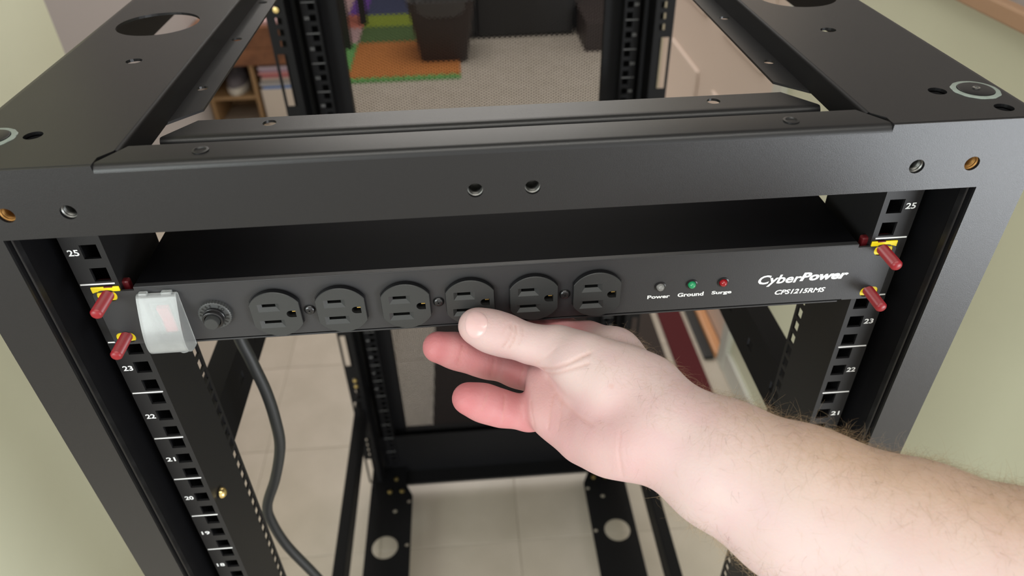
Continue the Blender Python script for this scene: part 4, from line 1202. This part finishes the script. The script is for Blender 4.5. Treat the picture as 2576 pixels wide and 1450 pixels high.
# skin tone: redder towards fingertips and palm, paler on the wrist
def near(pts, rad):
    w = np.zeros(len(HV))
    for p in pts:
        w = np.maximum(w, np.exp(-(np.linalg.norm(HV - np.array(p[:3]), axis=1) / rad) ** 2))
    return w
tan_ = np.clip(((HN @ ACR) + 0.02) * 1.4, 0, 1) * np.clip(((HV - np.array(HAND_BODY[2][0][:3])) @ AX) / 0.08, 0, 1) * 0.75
red = 1.25 * near(HAND_FINGERS['ring'] + HAND_FINGERS['pinky'] + HAND_FINGERS['middle'] + HAND_FINGERS['index'], 0.020)  # pink fingers, deepened with painted shade from thumb and power strip
red = np.maximum(red, 0.62 * near([p for c in HAND_BODY[9:11] for p in c], 0.024))
red = np.maximum(red, 0.40 * near(HAND_FINGERS['thumb'][3:], 0.014))
red = np.clip(red, 0, 1)
groove0 = groove + 0.0010 * np.exp(-(np.linalg.norm(HV - np.array(SPOT), axis=1) / 0.0014) ** 2)
line_dark = np.clip(groove0 / 0.0006, 0, 1)
me = bpy.data.meshes.new('person')
org = np.array((0.10, -0.08, -0.05))
me.from_pydata((HV2 - org).tolist(), [], HF.tolist())
ca = me.color_attributes.new('skin', 'FLOAT_COLOR', 'POINT')
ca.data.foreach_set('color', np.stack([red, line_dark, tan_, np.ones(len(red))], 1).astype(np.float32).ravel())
sk = bpy.data.materials.new('skin')
sk.use_nodes = True
nt = sk.node_tree
b = nt.nodes['Principled BSDF']
at_ = nt.nodes.new('ShaderNodeVertexColor')
at_.layer_name = 'skin'
sp_ = nt.nodes.new('ShaderNodeSeparateColor')
nt.links.new(at_.outputs['Color'], sp_.inputs[0])
tc = nt.nodes.new('ShaderNodeTexCoord')


def noise(scale, detail=4):
    n = nt.nodes.new('ShaderNodeTexNoise')
    n.inputs['Scale'].default_value = scale
    n.inputs['Detail'].default_value = detail
    nt.links.new(tc.outputs['Object'], n.inputs['Vector'])
    return n


def mix(a, bcol, fac):
    m_ = nt.nodes.new('ShaderNodeMix')
    m_.data_type = 'RGBA'
    if hasattr(a, 'links'):
        nt.links.new(a, m_.inputs[6])
    else:
        m_.inputs[6].default_value = (*a, 1)
    m_.inputs[7].default_value = (*bcol, 1)
    nt.links.new(fac, m_.inputs[0])
    return m_.outputs[2]


def ramp(src, a, b_, to):
    r = nt.nodes.new('ShaderNodeMapRange')
    r.inputs[1].default_value, r.inputs[2].default_value, r.inputs[4].default_value = a, b_, to
    nt.links.new(src, r.inputs[0])
    return r.outputs[0]


n1 = noise(45)
n2 = noise(160)
n3 = noise(22)
col = mix((0.62, 0.485, 0.465), (0.615, 0.445, 0.445), ramp(n1.outputs['Fac'], 0.4, 0.65, 1))
col = mix(col, (0.63, 0.525, 0.475), ramp(n3.outputs['Fac'], 0.48, 0.68, 0.5))
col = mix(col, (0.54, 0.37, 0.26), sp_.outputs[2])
col = mix(col, (0.50, 0.175, 0.185), sp_.outputs[0])
col = mix(col, (0.55, 0.28, 0.22), ramp(sp_.outputs[1], 0.2, 1.2, 0.32))
nt.links.new(col, b.inputs['Base Color'])
b.inputs['Roughness'].default_value = 0.50
b.inputs['Specular IOR Level'].default_value = 0.35
b.inputs['Subsurface Weight'].default_value = 0.25
b.inputs['Subsurface Radius'].default_value = (1.0, 0.35, 0.2)
b.inputs['Subsurface Scale'].default_value = 0.003
bp = nt.nodes.new('ShaderNodeBump')
bp.inputs['Strength'].default_value = 0.25
bp.inputs['Distance'].default_value = 0.0008
n4 = noise(700, 3)
nt.links.new(n4.outputs['Fac'], bp.inputs['Height'])
nt.links.new(bp.outputs[0], b.inputs['Normal'])
M['skin'] = sk
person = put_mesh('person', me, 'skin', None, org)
me.shade_smooth()
tag(person, 'bare right forearm and hand from the lower right, thumb pressing the power strip', 'person')

# thumbnail
nv, nf = [], []
NN = Vector(NAIL_N)
n = len(NAIL[0])
c0 = Vector(NAIL_C)
lift = (0.0006, 0.0006, 0.0006, 0.0005, 0.00005)
nv.append(tuple(c0 + NN * lift[0]))
for r, l in zip(NAIL, lift):
    for q in r:
        nv.append(tuple(Vector(q) + NN * l))
nf += [(0, 1 + i, 1 + (i + 1) % n) for i in range(n)]
for k in range(len(NAIL) - 1):
    nf += [(1 + k * n + i, 1 + k * n + (i + 1) % n, 1 + (k + 1) * n + (i + 1) % n, 1 + (k + 1) * n + i) for i in range(n)]
M['nail'] = mat('thumbnail', (0.70, 0.48, 0.47), 0.2, spec=0.5, bump=(300, 0.06, 0.0005), sss=0.2)
nl = put('thumb_nail', nv, nf, 'nail', person, smooth=60)
sb = nl.modifiers.new('sub', 'SUBSURF')
sb.levels = sb.render_levels = 1

# fine hair on the forearm and the back of the hand: short curved tapering strands
ax_ = np.array(HAND_BODY[0][4][:3]) - np.array(HAND_BODY[0][0][:3])
ax_ = ax_ / np.linalg.norm(ax_)
mid = np.array(HAND_BODY[2][0][:3])
acr = np.array(HAND_BODY[0][0][:3]) - np.array(HAND_BODY[1][0][:3])
acr = acr / np.linalg.norm(acr)                 # towards the thumb side
fc = HV2[HF].mean(1)
fa, fb_, fc_, fd_ = (HV2[HF[:, i]] for i in range(4))
fn = np.cross(fc_ - fa, fd_ - fb_)
area_ = np.linalg.norm(fn, axis=1)
fn = fn / (area_[:, None] + 1e-15)
along = (fc - mid) @ ax_
across = fn @ acr
wgt = np.clip(along / 0.05 + 0.5, 0, 1) * np.clip(0.9 * across - 0.1, 0.05, 1.0) + 0.5 * np.clip(along / 0.05 + 0.2, 0, 1) * (across < -0.6)
wgt = wgt + 0.30 * ((along > -0.055) & (along <= 0) & (across > 0.1))
wgt *= area_ * (along < 0.17)
cum = np.cumsum(wgt) / wgt.sum()


def hairs(count, r0, lmin, lmax):
    V_, F_ = [], []
    ids = np.searchsorted(cum, rng.random(count))
    for i in ids:
        i = min(i, len(fc) - 1)
        pnt, nrm = fc[i], fn[i]
        side = np.cross(nrm, ax_)
        L = rng.uniform(lmin, lmax) * (1.0 if along[i] > 0.01 else 0.6)
        d = ax_ * rng.normal(0.35, 0.5) + side * rng.normal(-0.5, 0.6) + nrm * rng.uniform(0.2, 0.75)
        d /= np.linalg.norm(d)
        curl = side * rng.normal(0, 0.5) + ax_ * rng.normal(0.2, 0.5) - nrm * rng.uniform(0.5, 1.1)
        pts, q = [], pnt - nrm * 0.0004
        for k in range(6):
            pts.append(q)
            q = q + d * (L / 5)
            d = d + curl * 0.28
            d /= np.linalg.norm(d)
        u = np.cross(d, nrm)
        u /= np.linalg.norm(u) + 1e-9
        w = np.cross(d, u)
        b0 = len(V_)
        for k, q in enumerate(pts):
            r = r0 * (1.0 - 0.75 * k / 5)
            for a in (0, 2.094, 4.189):
                V_.append(tuple(q + (u * math.cos(a) + w * math.sin(a)) * r))
        for k in range(5):
            for j in range(3):
                F_.append((b0 + 3 * k + j, b0 + 3 * k + (j + 1) % 3, b0 + 3 * k + 3 + (j + 1) % 3, b0 + 3 * k + 3 + j))
    return V_, F_


M['hair_fair'] = mat('fair_arm_hair', (0.46, 0.33, 0.19), 0.45)
M['hair_brown'] = mat('brown_arm_hair', (0.11, 0.065, 0.035), 0.45)
hv, hf = hairs(5200, 0.000036, 0.007, 0.017)
put('fair_hair', hv, hf, 'hair_fair', person, kind='stuff')
hv, hf = hairs(1300, 0.000034, 0.006, 0.014)
put('brown_hair', hv, hf, 'hair_brown', person, kind='stuff')

# ------------------------------------------------------------------ sneaker beside the pile of papers
def loft(rows, close=True):
    n = len(rows[0])
    v = [p for r in rows for p in r]
    f = [(k * n + i, k * n + (i + 1) % n, (k + 1) * n + (i + 1) % n, (k + 1) * n + i) for k in range(len(rows) - 1) for i in range(n)]
    if close:
        f += [tuple(range(n)), tuple((len(rows) - 1) * n + i for i in range(n))]
    return v, f


M['shoe_grey'] = mat('grey_mesh_fabric', (0.15, 0.14, 0.16), 0.8, bump=(300, 0.5, 0.002))
M['shoe_white'] = mat('white_shoe_foam', (0.60, 0.58, 0.53), 0.6)
sx0, sy0 = -1.075, 3.000
shoe = thing('sneaker', 'grey sneaker with a thick white sole standing left of the pile of papers', 'shoe', (sx0, sy0, -0.997))


def foot_ring(z, k, back=0.0):
    """shoe outline, toe towards -y"""
    o = []
    for t in np.linspace(0, 2 * math.pi, 28, endpoint=False):
        y = -math.cos(t)
        w_ = 0.046 + 0.010 * max(0, -y) ** 1.0 - 0.006 * max(0, y)
        o.append((sx0 + w_ * k * math.sin(t), sy0 + 0.125 * (y * k if y > 0 else y * (k - back)), z))
    return o


z0 = -0.997
v, f = loft([foot_ring(z0, 0.94), foot_ring(z0 + 0.010, 1.0), foot_ring(z0 + 0.032, 1.0), foot_ring(z0 + 0.036, 0.97)])
put('sole', v, f, 'shoe_white', shoe, smooth=50)
v, f = loft([foot_ring(z0 + 0.034, 0.96), foot_ring(z0 + 0.055, 0.92, 0.02), foot_ring(z0 + 0.075, 0.82, 0.14), foot_ring(z0 + 0.090, 0.70, 0.40), foot_ring(z0 + 0.105, 0.66, 0.55), foot_ring(z0 + 0.112, 0.60, 0.52), foot_ring(z0 + 0.085, 0.48, 0.40)])
put('upper', v, f, 'shoe_grey', shoe, smooth=60)
for k in range(4):
    y = sy0 - 0.015 - 0.018 * k
    MB().tube([(sx0 - 0.024, y, z0 + 0.092 - 0.009 * k), (sx0, y - 0.004, z0 + 0.099 - 0.009 * k), (sx0 + 0.024, y, z0 + 0.092 - 0.009 * k)], 0.003, 6).put('lace', 'shoe_white', shoe, smooth=60)
